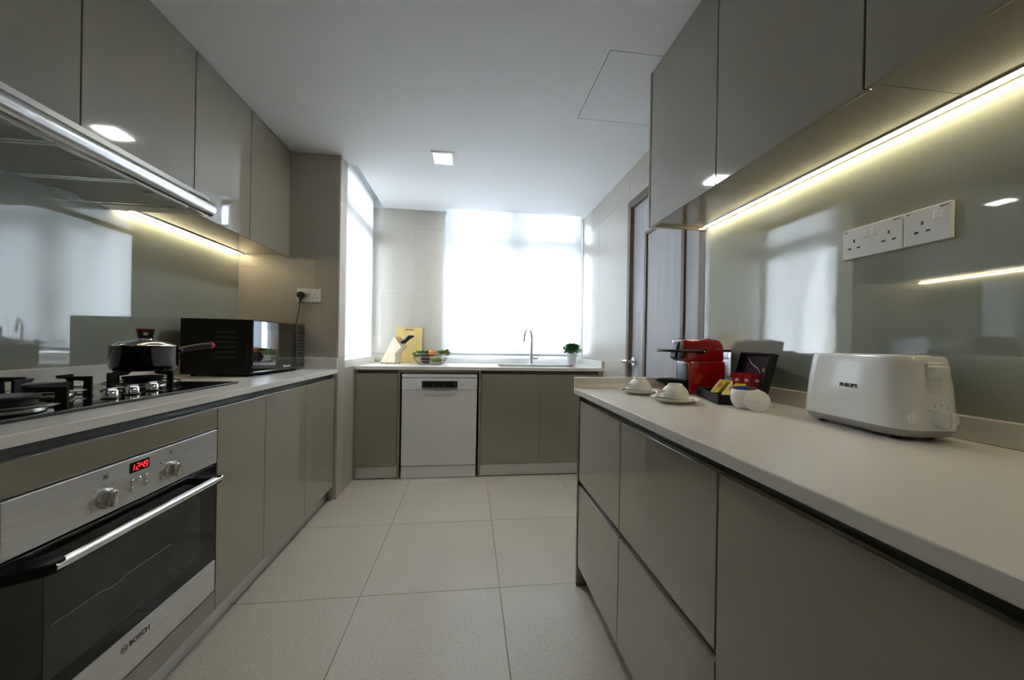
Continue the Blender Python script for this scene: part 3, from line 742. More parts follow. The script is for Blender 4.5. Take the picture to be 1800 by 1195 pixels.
# head rail over the dishwasher
T = Thing('filler_rail', 'taupe rail above the dishwasher under the worktop', 'filler panel', (-.235, 2.89, .85))
T.part('rail', B((-.545, YB, .850), (.079, YB + .018, .871), .001, 1), TAUPE)
T.part('recess', B((-.545, YB + .10, .848), (.079, YB + .12, .871)), TAUPE_IN)
# dishwasher
dw = Thing('dishwasher', 'white freestanding dishwasher with a black display strip', 'dishwasher', (-.235, 3.1, 0))
dx0, dx1, yf = -.532, .064, YB - .004
dw.part('cabinet_body', B((dx0 + .006, yf + .045, .02), (dx1 - .006, 3.44, .832)), BLACKM)
dw.part('top_edge', B((dx0, yf - .002, .812), (dx1, yf + .05, .838), .003), WHITEA)
dr_ = dw.part('door', B((dx0, yf, .103), (dx1, yf + .045, .807), .005), WHITEA)
pnl = dw.part('fascia', B((dx0, yf - .004, .714), (dx1, yf + .002, .8065), .003), WHITEA, under=dr_)
dw.part('display', B((-.376, yf - .0055, .732), (-.094, yf - .0035, .784), .001, 1), BLACKG, under=dr_)
bm = prism([(-.376 + .282 * k / 12, .718 - .011 * math.sin(PI * k / 12)) for k in range(13)] + [(-.094, .732), (-.376, .732)], yf - .0050, yf - .003, 'Y')
dw.part('handle_recess', bm, mat('recess_grey', (.30, .31, .32), .3, metal=.6), under=dr_)
bm = prism([(-.366 + .262 * k / 12, .688 - .010 * math.sin(PI * k / 12)) for k in range(13)] + [(-.104 - .262 * k / 12, .700 - .010 * math.sin(PI * (12 - k) / 12)) for k in range(13)], yf - .0065, yf + .001, 'Y')
dw.part('handle_lip', bm, WHITEA, True, under=dr_)
for cc, xx in enumerate((-.362, -.282, -.195, -.115)):
    for rr in range(3): dw.part('display_mark', B((xx - .005, yf - .0059, .741 + rr * .014), (xx + .005, yf - .0054, .7445 + rr * .014)), MARKG, under=dr_)
for sx, xx in ((-1, -.398), (1, -.072)):
    dw.part('power_button', lathe([(.009, 0), (.009, -.002), (0, -.0025)], (xx, yf - .0035, .760), 16, axis='Y'), WHITEP, True, under=dr_)
    dw.part('button_mark', B((xx + sx * .018 - .008, yf - .0045, .757), (xx + sx * .018 + .008, yf - .0038, .762)), MARKG, under=dr_)
dw.part('badge_lettering', text_bm('Silence', .012, (-.408, yf - .0045, .730), (1, 0, 0), (0, 0, 1), ext=.0003), MARKG, under=dr_)
dw.part('badge_lettering', text_bm('BOSCH', .012, (-.235, yf - .0054, .7225), (1, 0, 0), (0, 0, 1), ext=.0003), MARKW, under=dr_)
dw.part('kick_panel', B((dx0, yf + .004, .004), (dx1, yf + .03, .098), .003), WHITEA)
# far worktop with sink hole
sx0, sx1, sy0, sy1 = .255, .985, 2.955, 3.300
WF = Thing('worktop', 'white quartz worktop with the sink in front of the window', 'worktop', (.12, 3.16, .872), group='white quartz worktops')
WF.part('slab', hull_rect_hole((-.896, YB - .006), (1.134, 3.464), [((sx0, sy0), (sx1, sy1))], .872, .898), QUARTZ)
struct('trim_6', B((-.275, 3.447, .8985), (1.134, 3.464, .952), .002), QUARTZ, 'white quartz upstand below the window')
struct('trim_7', B((1.116, YB - .006, .8985), (1.134, 3.447, .958), .004), QUARTZ, 'white quartz upstand on the right wall')
ws = struct('trim_2', B((-.268, 3.464, .93), (1.13, 3.56, .953)), QUARTZ, 'white sill of the window behind the sink')
ws = struct('trim_3', B((-1.02, 2.662, .9), (-.897, 3.462, .94)), QUARTZ, 'white sill of the side window')
sk = Thing('sink', 'stainless steel double bowl sink sunk in the far worktop', 'sink', ((sx0 + sx1) / 2, 3.13, .68))
for a, b in ((sx0, .625), (.655, sx1)):
    bm = bmesh.new(); t = .004
    box(bm, (a - t, sy0 - t, .69), (b + t, sy1 + t, .695))
    for lo, hi in (((a - t, sy0 - t, .69), (a, sy1 + t, .8715)), ((b, sy0 - t, .69), (b + t, sy1 + t, .8715)), ((a, sy0 - t, .69), (b, sy0, .8715)), ((a, sy1, .69), (b, sy1 + t, .8715))): box(bm, lo, hi)
    bw = sk.part('bowl', bm, STEEL)
    sk.part('drain', lathe([(.04, 0), (.04, .003), (.03, .004), (0, .002)], ((a + b) / 2, 3.13, .695), 24), CHROME, True, under=bw)
sk.part('divider', B((.629, sy0, .86), (.651, sy1, .8715)), STEEL)
# faucet
fx_, fy_ = .596, 3.350
fc = Thing('kitchen_tap', 'tall chrome gooseneck tap behind the sink', 'tap', (fx_, fy_, .898))
fc.part('base', lathe([(.026, 0), (.026, .006), (.020, .010), (.018, .05), (.018, .085), (.014, .09), (0, .09)], (fx_, fy_, .898), 24), CHROME, True)
arc = [(fx_, fy_, .985), (fx_, fy_, 1.15)]
for k in range(1, 13):
    a = PI * k / 12 * .93; arc.append((fx_ - .045 + .045 * math.cos(a), fy_ - .055 + .055 * math.cos(a), 1.15 + .088 * math.sin(a)))
e_ = Vector(arc[-1]); arc.append((e_.x - .004, e_.y - .006, e_.z - .035))
fc.part('spout', tube(arc, [.0125] * (len(arc) - 1) + [.013], 14), CHROME, True)
fc.part('aerator', cyl(arc[-1], (arc[-1][0] - .002, arc[-1][1] - .003, arc[-1][2] - .022), .0135, 16), CHROME, True)
hb2 = cyl((fx_ + .012, fy_, .955), (fx_ + .062, fy_ - .004, .957), .0125, 16)
tube([(fx_ + .058, fy_ - .004, .957), (fx_ + .070, fy_ - .006, .972), (fx_ + .074, fy_ - .008, 1.000)], [.009, .006, .004], 10, hb2)
fc.part('lever', hb2, CHROME, True)

# ---- chopping board
cb = Thing('chopping_board', 'yellow wood chopping board leaning on the tiled wall', 'chopping board', (-.577, 3.445, .8985))
bm = hull_rect_hole((-.121, 0), (.121, .336), [((-.040, .306), (.040, .320))], 0, .011)
bmesh.ops.rotate(bm, verts=bm.verts, cent=(0, 0, 0), matrix=Matrix.Rotation(math.radians(90 - 1.8), 3, 'X'))
bmesh.ops.translate(bm, verts=bm.verts, vec=(-.577, 3.4495, .8985))
cb.part('board', bm, mat('board_wood', (.62, .47, .17), .5, var=(12, .06, (14, 1, 1))))
# ---- knife block
kb = Thing('knife_block', 'pale wood knife block with black handled knives', 'knife block', (-.80, 3.27, .898), rz=math.radians(-22), w=False)
PALEW = mat('pale_wood', (.74, .64, .46), .5, var=(18, .07, (1, 8, 1)))
kb.part('block', prism([(0, .008), (.155, .008), (.155, .090), (.213, .150), (.142, .240), (.138, .240)], 0, .10, 'Y', .003), PALEW)
for yy in (.022, .05, .078):
    dvec = Vector((.62, 0, .78))
    sl = BB(((-.0035, -.011, -.001), (.048, .011, .006)))
    bmesh.ops.rotate(sl, verts=sl.verts, cent=(0, 0, 0), matrix=Matrix.Rotation(math.atan2(.09, .071), 3, 'Y'))
    bmesh.ops.translate(sl, verts=sl.verts, vec=(.146, yy, .237))
    kb.part('slot_strip', sl, mat('strip_wood', (.50, .33, .16), .5))
for fx2 in (.012, .06, .143):
    for fy2 in (.012, .088): kb.part('foot', cyl((fx2, fy2, 0), (fx2, fy2, .0085), .006, 10), BLACKM)
for i, (yy, ln, t) in enumerate(((.030, .125, .0), (.062, .120, .012))):
    k = Thing('kitchen_knife', ['black handled kitchen knife at the front of the knife block', 'black handled kitchen knife at the back of the knife block'][i], 'knife', (-.80, 3.27, .898), rz=math.radians(-22), w=False)
    o = Vector((.193 + t * .4, yy, .183)); dv = Vector((.80, 0, .60)); nv = Vector((-.60, 0, .80))
    k.part('blade', tube([o - dv * .06, o + dv * .012], [.004, .005], 8), CHROME)
    hp2 = [o + dv * d + nv * h for d, h in ((.006, 0), (.03, .003), (.07, .004), (.10, .001), (.118, -.006))]
    k.part('handle', tube(hp2, [.011, .0125, .0115, .013, .010], 12), BLACKP, True)
    for d in (.03, .06, .09): k.part('rivet', sphere(o + dv * d + Vector((0, -.0125, .003)), .003, n=1), SATIN, True)

# ---- wire basket with vegetables
bx, by, bz = -.345, 3.175, .898
bk = Thing('wire_basket', 'bronze wire basket full of vegetables on the far worktop', 'basket', (bx, by, bz))
WIRE = mat('wire_bronze', (.22, .19, .16), .35, metal=.8)
def bring(r, z, w=.0018):
    return tube([(bx + r * math.cos(a), by + r * .82 * math.sin(a), bz + z) for a in [2 * PI * k / 40 for k in range(40)]], w, 6, closed=True)
RP = [(.100, .004), (.118, .018), (.134, .040), (.146, .066), (.156, .096)]
bk.part('rim', bring(.157, .098, .003), WIRE, True)
for r_, z_ in RP[:-1]: bk.part('ring_wire', bring(r_, z_), WIRE, True)
for k in range(28):
    a = 2 * PI * k / 28
    bk.part('rib_wire', tube([(bx + r_ * math.cos(a), by + r_ * .82 * math.sin(a), bz + z_) for r_, z_ in RP], .0014, 5), WIRE)
for k in range(-4, 5):
    hw = math.sqrt(max(0, .1 ** 2 - (k * .022) ** 2)) * .82
    bk.part('base_wire', tube([(bx + k * .022, by - hw, bz + .0035), (bx + k * .022, by + hw, bz + .0035)], .0014, 5), WIRE)
def veg(name, label, cat, bm, m, smooth=True):
    o = fin(name, bm, m, smooth); tag(o, label, cat, 'vegetables in the wire basket'); return o
def leaves(c, r, n, size, seedv, up=.3, er=(-.35, 1.2)):
    rnd = random.Random(seedv); bm = bmesh.new()
    for i in range(n):
        a = rnd.uniform(0, 2 * PI); e = rnd.uniform(*er); rr = r * rnd.uniform(.35, 1)
        p = Vector(c) + Vector((math.cos(a) * math.cos(e) * rr, math.sin(a) * math.cos(e) * rr, math.sin(e) * rr * .75))
        d = Vector((math.cos(a), math.sin(a), up + rnd.uniform(-.2, .6))).normalized(); s = d.cross(Vector((0, 0, 1))).normalized(); n_ = s.cross(d)
        L = size * rnd.uniform(.7, 1.25); w = L * rnd.uniform(.35, .5)
        q = [p, p + d * L * .45 + s * w + n_ * L * .12, p + d * L + n_ * rnd.uniform(-.2, .2) * L, p + d * L * .45 - s * w + n_ * L * .12]
        mid = p + d * L * .5 - n_ * L * .08
        v = [bm.verts.new(x) for x in q]; mv = bm.verts.new(mid)
        for i2 in range(4): bm.faces.new((v[i2], v[(i2 + 1) % 4], mv))
    return bm
LETT = mat('lettuce_green', (.20, .36, .05), .5, var=(40, .4)); DKG = mat('leaf_green', (.06, .17, .035), .5, var=(60, .4))
veg('lettuce', 'leafy light green lettuce at the left side of the basket', 'lettuce', leaves((bx - .084, by - .01, bz + .074), .050, 190, .036, 3), LETT)
veg('broccoli', 'dark green leafy vegetable beside the carrot in the basket', 'vegetable', leaves((bx - .040, by + .02, bz + .083), .035, 110, .026, 4), DKG)
veg('red_cabbage', 'dark purple cabbage pressed against the basket wires', 'cabbage', sphere((bx - .035, by - .052, bz + .046), .040, (1.1, .9, .95), 3, jit=.03), mat('cabbage_purple', (.05, .012, .035), .4, var=(25, .6)))
veg('cucumber', 'green cucumber lying low in the basket', 'cucumber', tube([(bx + .005, by - .075, bz + .058), (bx + .04, by - .072, bz + .052), (bx + .08, by - .06, bz + .045), (bx + .10, by - .05, bz + .042)], [.014, .022, .022, .012], 16), mat('cucumber_green', (.16, .27, .06), .4, var=(30, .3)))
veg('carrot', 'thick orange carrot standing out on top of the basket', 'carrot', sphere((bx + .012, by + .005, bz + .098), .036, (1.0, .9, .95), 3, jit=.01), mat('carrot_orange', (.75, .22, .02), .45, var=(20, .15)))
veg('potato', 'pale yellow potato beside the carrot in the basket', 'potato', sphere((bx + .066, by + .004, bz + .092), .027, (1.2, .9, .85), 3, jit=.02), mat('potato_skin', (.66, .55, .30), .6, var=(30, .15)))
veg('celery', 'green celery bunch leaning over the right rim of the basket', 'celery', leaves((bx + .118, by, bz + .092), .040, 110, .034, 9, .5), mat('celery_green', (.17, .28, .05), .5, var=(50, .5)))

# ---- potted plant
ppx, ppy = .980, 3.285
pp = Thing('potted_plant', 'small bushy green plant in a white pot by the window', 'plant', (ppx, ppy, .898))
pp.part('pot', lathe([(0, 0), (.038, 0), (.044, .05), (.048, .110), (.044, .110), (.041, .09), (0, .088)], (ppx, ppy, .898), 32), mat('ribbed_white', (.72, .73, .74), .5), True)
pp.part('soil', lathe([(.040, .088), (.0, .094)], (ppx, ppy, .898), 20), mat('soil', (.05, .035, .02), .9))
bm = leaves((ppx, ppy, .898 + .140), .082, 820, .024, 21, .45, (-.65, 1.5))
fo = pp.part('foliage', bm, mat('plant_green', (.075, .22, .075), .5, var=(70, .6)), True); fo['kind'] = 'stuff'
bm = bmesh.new()
for k in range(26):
    a = random.uniform(0, 2 * PI); e = random.uniform(.2, 1)
    tube([(ppx + .01 * math.cos(a), ppy + .01 * math.sin(a), .985), (ppx + .07 * e * math.cos(a), ppy + .07 * e * math.sin(a), 1.05 + .05 * (1 - e))], .0011, 4, bm)
pp.part('stems', bm, mat('stem_green', (.10, .2, .05), .6))

# ================================================================== RIGHT RUN
XB = .500; XG = 1.1126; YE = 1.556
RG = 'drawer and door cabinets of the coffee counter'
def right_base(label, y0, y1, split):
    T = Thing('drawer_cabinet' if split else 'base_cabinet', label, 'cabinet', (.8, (y0 + y1) / 2, 0), group=RG)
    T.part('carcass', B((XB + .022, y0 + .0005, .095), (XG, y1 - .0005, .835)), TAUPE_IN)
    T.part('grip_channel', B((XB + .028, y0 + .0005, .835), (XB + .35, y1 - .0005, .871)), CHAN)
    T.part('plinth', B((XB + .055, y0, .001), (XB + .075, y1, .095)), ALU)
    if split:
        T.part('mid_channel', B((XB + .016, y0 + .0005, .440), (XB + .0225, y1 - .0005, .500)), CHAN)
        T.part('drawer_front', B((XB, y0 + GAP, .482), (XB + .018, y1 - GAP, .842), .0015), TAUPE)
        bm = B((XB, y0 + GAP, .099), (XB + .018, y1 - GAP, .458), .0015)
        T.part('drawer_front', bm, TAUPE)
    else:
        T.part('door', B((XB, y0 + GAP, .099), (XB + .018, y1 - GAP, .842), .0015), TAUPE)
    return T
T = right_base('taupe two drawer cabinet at the open end of the coffee counter', 1.108, 1.538, True)
T.part('end_panel', B((XB - .004, 1.538, 0), (XG, YE, .871), .001, 1), TAUPE)
right_base('taupe two drawer cabinet in the middle of the coffee counter', .650, 1.107, True)
right_base('tall single door taupe cabinet below the toaster', .190, .649, False)
right_base('single door taupe cabinet past the toaster cabinet', -.30, .189, False)
WR = Thing('worktop', 'white quartz worktop carrying the toaster and coffee machine', 'worktop', (.8, .63, .872), group='white quartz worktops')
WR.part('slab', B((.477, -.30, .872), (XG, YE + .002, .898), .003), QUARTZ)
struct('trim_8', B((1.093, -.30, .8985), (XG, 1.538, .951), .002), QUARTZ, 'white quartz upstand behind the toaster')
struct('trim_9', prism([(.477, .8985), (.477, .947), (XG, .951), (XG, .8985)], 1.538, YE + .002, 'Y', .002), QUARTZ, 'white quartz upstand across the end of the coffee counter')
struct('trim_10', prism([(1.538, .8985), (1.516, .8985), (1.531, .905), (1.538, .920)], .479, 1.09, 'X'), QUARTZ, 'rounded cove at the foot of the end upstand')
g2 = fin('glass_splashback', B((XG + .0005, -.30, .9515), (XR - .001, YE + .001, 1.662)), GLASSP)
tag(g2, 'grey green painted glass splashback behind the toaster', 'splashback')
ed = fin('splashback_edge_trim', B((XG - .001, YE + .002, .90), (XR - .002, YE + .018, 1.66)), BROWN); ed.parent = g2
# right uppers
XV = .8236
def right_upper(label, y0, y1):
    T = Thing('wall_cabinet', label, 'wall cabinet', (.97, (y0 + y1) / 2, 1.648), group='wall cabinets above the coffee counter')
    T.part('carcass', B((XV + .030, y0 + .0005, 1.663), (XR - .001, y1 - .0005, ZC - .002)), TAUPE)
    T.part('door', B((XV, y0 + GAP, 1.648), (XV + .018, y1 - GAP, ZC - .004), .0015), TAUPE)
    return T
T = right_upper('taupe wall cabinet at the open end above the coffee machine', 1.106, 1.546)
T.part('end_panel', B((XV - .002, 1.547, 1.650), (XR - .001, 1.560, ZC - .002), .001, 1), TAUPE)
right_upper('middle taupe wall cabinet above the coffee counter', .654, 1.1055)
right_upper('taupe wall cabinet above the wall sockets', .200, .6535)
right_upper('taupe wall cabinet past the wall sockets', -.30, .1995)
T = Thing('light_strip', 'long warm lit strip under the wall cabinets above the coffee counter', 'light strip', (1.09, .63, 1.655))
T.part('profile', B((1.078, -.29, 1.6585), (1.106, 1.540, 1.663)), SATIN)
T.part('diffuser', B((1.089, -.288, 1.6555), (1.095, 1.538, 1.6585)), LED)

# ================================================================== COFFEE MACHINE
cm = Thing('coffee_machine', 'glossy red capsule coffee machine with a black lever', 'coffee machine', (.905, 1.352, .898), rz=math.atan2(-.117, .993), w=False)
# local: x front -> back, y away from the viewer, z up
cm.part('body', prism([(0, .002), (.149, .002), (.150, .120), (.146, .136), (.004, .136), (0, .128)], 0, .118, 'Y', .006, 3), REDG, True)
hp_ = [(-.006, .136), (-.010, .150), (-.015, .180), (-.026, .226), (.108, .228), (.126, .222), (.138, .208), (.143, .188), (.144, .150), (.141, .136)]
cm.part('head', prism(hp_, .001, .117, 'Y', .008, 3), REDG, True)
for a, b in ((.010, .068), (.076, .132)):
    cm.part('side_groove', B((a, -.0006, .148), (b, .004, .1525)), REDG)
cm.part('side_silver_strip', B((.108, -.0006, .188), (.140, .004, .1905)), mat('silver_line', (.6, .6, .6), .3, metal=.7))  # plain thin silver bar on the near side of the head, no letters
cm.part('front_panel', B((-.004, .016, .012), (.004, .102, .126), .004), BLUEGREY, True)
fh = lathe([(.050, 0), (.050, .010), (.044, .014), (0, .016)], (0, 0, 0), 28)
bmesh.ops.rotate(fh, verts=fh.verts, cent=(0, 0, 0), matrix=Matrix.Rotation(math.radians(-90 + 10), 3, 'Y')); bmesh.ops.translate(fh, verts=fh.verts, vec=(-.016, .059, .184))
cm.part('front_ring', fh, BLUEGREY, True)
cm.part('brew_spout', prism([(-.030, .215), (-.012, .222), (-.006, .150), (-.030, .140), (-.046, .150), (-.040, .185)], .034, .084, 'Y', .004), BLACKP)
lv = bmesh.new()
for yy in (-.007, .125):
    tube([(.054, yy, .178), (-.04, yy, .178), (-.085, yy + (.012 if yy < 0 else -.012), .179)], [.0065, .006, .005], 10, lv)
    cyl((.054, yy - .005, .178), (.054, yy + .005, .178), .0105, 20, lv)
tube([(-.085, .005, .179), (-.094, .03, .179), (-.096, .059, .179), (-.094, .09, .179), (-.085, .113, .179)], .006, 10, lv)
lvo = cm.part('lever', lv, BLACKP, True)
cm.part('pivot_stud', sphere((.054, -.0125, .178), .0035, n=2), SATIN, True, under=lvo)
dt = loft([[(-.004 + max(-.112, -rx * math.sin(PI * k / 20)) , .059 + ry * math.cos(PI * k / 20), z) for k in range(21)] for rx, ry, z in ((.062, .050, .001), (.066, .052, .022), (.104, .056, .044), (.108, .057, .056))])
cm.part('drip_tray', dt, BLACKP, True)
cm.part('drip_grid', loft([[(-.006 - rx * math.sin(PI * k / 20), .059 + ry * math.cos(PI * k / 20), z) for k in range(21)] for rx, ry, z in ((.098, .050, .056), (.098, .050, .058))]), BLACKM)
WT = mat('tank_plastic', (.86, .89, .91), .04, trans=.92, ior=1.12)
cm.part('water_tank', loft([rrect(.1675, .059, .034, .095, .015, z) for z in (.004, .176)]), WT, True)
cm.part('tank_lid', loft([rrect(.1675, .059, .036, .098, .016, z) for z in (.177, .186)]), BLACKP, True)
cm.part('top_button', B((.085, .040, .226), (.108, .078, .232), .002), BLACKP)
cm.part('power_cord', tube([(.150, -.004, .004), (.172, -.006, .02), (.192, -.004, .060), (.195, .004, .078), (.190, .014, .084), (.183, .02, .07)], .003, 8), BLACKP, True)

# ================================================================== CUPS AND SAUCERS
def saucer_cup(x, y, ang, i):
    z = .898
    s = Thing('saucer', ['white saucer holding the teacup nearer the coffee machine', 'white saucer holding the teacup nearer the tea box'][i], 'saucer', (x, y, z), group='white cups and saucers')
    s.part('dish', lathe([(0, 0), (.040, 0), (.043, .003), (.066, .010), (.079, .016), (.080, .018), (.078, .0185), (.060, .0125), (.040, .006), (0, .0055)], (x, y, z), 48), PORC, True)
    c = Thing('teacup', ['white teacup turned upside down nearer the coffee machine', 'white teacup turned upside down nearer the tea box'][i], 'teacup', (x, y, z), rz=ang, group='white cups and saucers', w=False)
    zz = .0065
    c.part('bowl', lathe([(.044, zz), (.0455, zz + .003), (.0452, zz + .020), (.042, zz + .034), (.033, zz + .047), (.024, zz + .054), (.023, zz + .059), (.020, zz + .059), (.019, zz + .055), (.0, zz + .055)], (0, 0, 0), 10 if False else 40), PORC, True)
    c.part('handle', tube([(.042, 0, zz + .008), (.058, 0, zz + .009), (.066, 0, zz + .018), (.060, 0, zz + .030), (.040, 0, zz + .034)], [.004, .0042, .0042, .004, .004], 10), PORC, True)
    p = Thing('teaspoon', ['thin steel teaspoon on the saucer nearer the coffee machine', 'thin steel teaspoon on the saucer nearer the tea box'][i], 'teaspoon', (x, y, z), rz=math.radians(-32), group='teaspoons on the saucers', w=False)
    p.part('stem', tube([(-.062, -.052, .0195), (0, -.058, .0165), (.045, -.052, .016)], [.0026, .0018, .0020], 8), mat('spoon_steel', (.35, .34, .33), .2, metal=1), True)
    p.part('spoon_bowl', sphere((.058, -.048, .018), .012, (1.2, .8, .3), 2), CHROME, True)
saucer_cup(.700, 1.372, math.radians(175), 0)
saucer_cup(.722, 1.158, math.radians(175), 1)

# ================================================================== TEA BOX
tb = Thing('tea_box', 'open black tea box with its lid standing up', 'box', (.848, 1.108, .898), rz=math.atan2(.213, .068), w=False)
# local: x along the long front edge (near -> far), y = -(towards the wall)
LX, LY, HT = .222, .125, .034
def tbox(lo, hi): return B((lo[0], -hi[1], lo[2]), (hi[0], -lo[1], hi[2]), .0012, 1)
tb.part('tray_floor', tbox((0, 0, 0.0), (LX, LY, .004)), BLACKM)
for lo, hi in (((0, 0, .004), (LX, .006, HT)), ((0, LY - .006, .004), (LX, LY, HT)), ((0, .006, .004), (.006, LY - .006, HT)), ((LX - .006, .006, .004), (LX, LY - .006, HT))):
    tb.part('tray_wall', tbox(lo, hi), BLACKM)
tb.part('compartment_divider', tbox((LX / 2 - .002, .006, .004), (LX / 2 + .002, LY - .006, HT - .006)), BLACKM)
tilt = math.radians(13)
def lidbox(lo, hi, bev=.0012):
    bm = B((lo[0], -hi[1], lo[2]), (hi[0], -lo[1], hi[2]), bev, 1)
    bmesh.ops.rotate(bm, verts=bm.verts, cent=(0, -LY, HT), matrix=Matrix.Rotation(tilt, 3, 'X'))
    return bm
# lid stands on the wall side: y from LY to LY+.03, z up
LH = .150
ld = tb.part('lid_panel', lidbox((0, LY + .018, HT), (LX, LY + .026, HT + LH)), BLACKM)
for lo, hi in (((0, LY, HT), (.006, LY + .018, HT + LH)), ((LX - .006, LY, HT), (LX, LY + .018, HT + LH)), ((.006, LY, HT + LH - .006), (LX - .006, LY + .018, HT + LH)), ((.006, LY, HT), (LX - .006, LY + .018, HT + .006))):
    tb.part('lid_rim', lidbox(lo, hi), BLACKM, under=ld)
def print_mat():
    m = D.materials.new('lid_print'); t, b = nodes(m); b.inputs['Roughness'].default_value = .3; b.inputs['Specular IOR Level'].default_value = .3
    c = t.nodes.new('ShaderNodeTexCoord'); n = t.nodes.new('ShaderNodeTexNoise'); n.inputs['Scale'].default_value = 22; n.inputs['Detail'].default_value = 4
    r = t.nodes.new('ShaderNodeValToRGB'); r.color_ramp.elements[0].color = (.006, .007, .014, 1); r.color_ramp.elements[1].color = (.022, .018, .035, 1)
    r.color_ramp.elements[0].position = .40; r.color_ramp.elements[1].position = .75
    t.links.new(c.outputs['Object'], n.inputs['Vector']); t.links.new(n.outputs['Fac'], r.inputs['Fac']); t.links.new(r.outputs[0], b.inputs['Base Color'])
    return m
li = tb.part('lid_print', lidbox((.006, LY + .0165, HT + .006), (LX - .006, LY + .0178, HT + LH - .006), 0), print_mat(), under=ld)
def lid_pt(a, h, d=.0160):   # a along the lid from its far end, h height
    p = Vector((LX - a, -(LY + d), HT + h)); c = Vector((0, -LY, HT)); q = p - c; q.rotate(Matrix.Rotation(tilt, 3, 'X')); return q + c
tb.part('print_swoosh', tube([lid_pt(.045 + t_ * .115, .130 - .055 * t_ - .005 * math.sin(2 * PI * t_)) for t_ in [k / 10 for k in range(11)]], [.0008 + .0012 * math.sin(PI * k / 10) for k in range(11)], 6), mat('print_cream', (.75, .62, .52), .5), under=ld)
for (a, h, c_) in ((.05, .100, (.10, .05, .10)), (.11, .098, (.40, .12, .05)), (.172, .090, (.5, .33, .10))):
    tb.part('print_emblem', sphere(lid_pt(a, h, .0162), .009, (1, .12, 1), 2), mat('emblem_%d' % int(a * 1000), c_, .4), True, under=ld)
for k in range(9):
    tb.part('print_dot', sphere(lid_pt(.12 + .075 * random.random(), .02 + .05 * random.random(), .0162), .0016, n=1), MARKG, under=ld)
# ---- sachets
def world_tb(x, y, z):
    q = Vector((x, -y, z)); q.rotate(Matrix.Rotation(math.atan2(.213, .068), 3, 'Z')); return q + Vector((.848, 1.108, .898))
tbz = math.atan2(.213, .068)
YEL = mat('tea_yellow', (.72, .56, .02), .4); CREAMP = mat('paper_cream', (.75, .70, .55), .6); REDP = mat('print_red', (.45, .02, .02), .4)
def tea_bag(x, y, z, lean, label, i):
    label = ['front', 'middle', 'back'][i] + label
    p = world_tb(x, y, z)
    T = Thing('tea_bag_envelope', label, 'tea bag', p, rz=tbz, group='yellow tea envelopes in the tea box', w=False)
    def R(bm):
        bmesh.ops.rotate(bm, verts=bm.verts, cent=(0, 0, 0), matrix=Matrix.Rotation(lean, 3, 'X')); return bm
    T.part('envelope', R(B((-.032, -.003, 0), (.032, .003, .070), .001, 1)), YEL)
    T.part('paper_band', R(B((.018, .0030, .001), (.0315, .0036, .0695))), CREAMP)
    bm = lathe([(.010, 0), (.010, .0007), (0, .0008)], (0, 0, 0), 20, sx=.8, sy=1.5, axis='Y'); bmesh.ops.translate(bm, verts=bm.verts, vec=(-.008, .0031, .047))
    em = T.part('emblem', R(bm), REDP)
    bm = text_bm('Lipton', .0075, (-.008, .0042, .047), (-1, 0, 0), (0, 0, 1), ext=.0002)
    T.part('emblem_lettering', R(bm), MARKW, under=em)
for i, (x, y) in enumerate(((.165, .040), (.168, .050), (.165, .060))):
    tea_bag(x, y, .012, math.radians(35), ' yellow tea envelope in the tea box compartment by the coffee machine', i)
for i, (x, y) in enumerate(((.062, .040), (.060, .050), (.062, .060))):
    tea_bag(x, y, .012, math.radians(35), ' yellow tea envelope in the tea box compartment by the sugar bowl', i)
REDS = mat('stick_red', (.40, .004, .010), .3); STW = mat('stick_white', (.78, .74, .74), .4)
def stick(k, lean, i):
    a_ = tbz + math.radians(69)
    p = world_tb(.046, .100, .0045) + Vector((math.cos(a_), math.sin(a_), 0)) * k
    T = Thing('coffee_stick', ['upright red coffee sachet of the three nearest the coffee machine', 'upright red coffee sachet between the two others in the tea box', 'upright red coffee sachet of the three nearest the toaster'][i], 'sachet', p, rz=tbz + math.radians(69), group='red coffee sachets', w=False)
    def R(bm):
        bmesh.ops.rotate(bm, verts=bm.verts, cent=(0, 0, 0), matrix=Matrix.Rotation(math.radians(6), 3, 'X') @ Matrix.Rotation(lean, 3, 'Y')); return bm
    bm = loft([rrect(0, 0, w, d, d * .45, z, 3) for w, d, z in ((.027, .003, 0), (.026, .009, .012), (.026, .010, .08), (.028, .002, .098), (.029, .0018, .104))])
    T.part('wrapper', R(bm), REDS, True)
    for zz, rr in ((.040, .0095), (.078, .006)):
        bm = lathe([(rr, 0), (rr, .0008), (0, .001)], (0, .0047, zz), 18, axis='Y'); e = T.part('emblem', R(bm), STW if zz < .05 else MARKW)
    bm = lathe([(.005, .0), (.005, .0008)], (.001, .0054, .040), 14, axis='Y'); T.part('emblem_core', R(bm), MARKG, under=e)
stick(.017, math.radians(4), 0); stick(-.006, math.radians(0), 1); stick(-.030, math.radians(-5), 2)

# ---- sugar bowl
sg = (.894, 1.040)
T = Thing('sugar_bowl', 'round white sugar bowl in front of the tea box', 'sugar bowl', (*sg, .898))
T.part('bowl', lathe([(0, 0), (.026, 0), (.036, .008), (.043, .026), (.043, .044), (.040, .060), (.038, .062), (.036, .060), (.039, .044), (.038, .020), (.0, .006)], (*sg, .898), 40), PORC, True)
for i, (a, l) in enumerate(((20, 'blue sugar sachet sticking out of the sugar bowl'), (-30, 'brown sugar sachet inside the sugar bowl'))):
    o = fin('sugar_sachet', BB(((-.022, -.003, 0), (.022, .003, .062)), bev=.001), mat('sachet_blue' if i == 0 else 'sachet_brown', (.01, .05, .45) if i == 0 else (.20, .10, .05), .4))
    tag(o, l, 'sachet', 'sugar sachets'); o.rotation_euler = (math.radians(10), 0, tbz + math.radians(90 + a - 20)); o.location = (sg[0] - .010 + .018 * i, sg[1] + .004, .906)
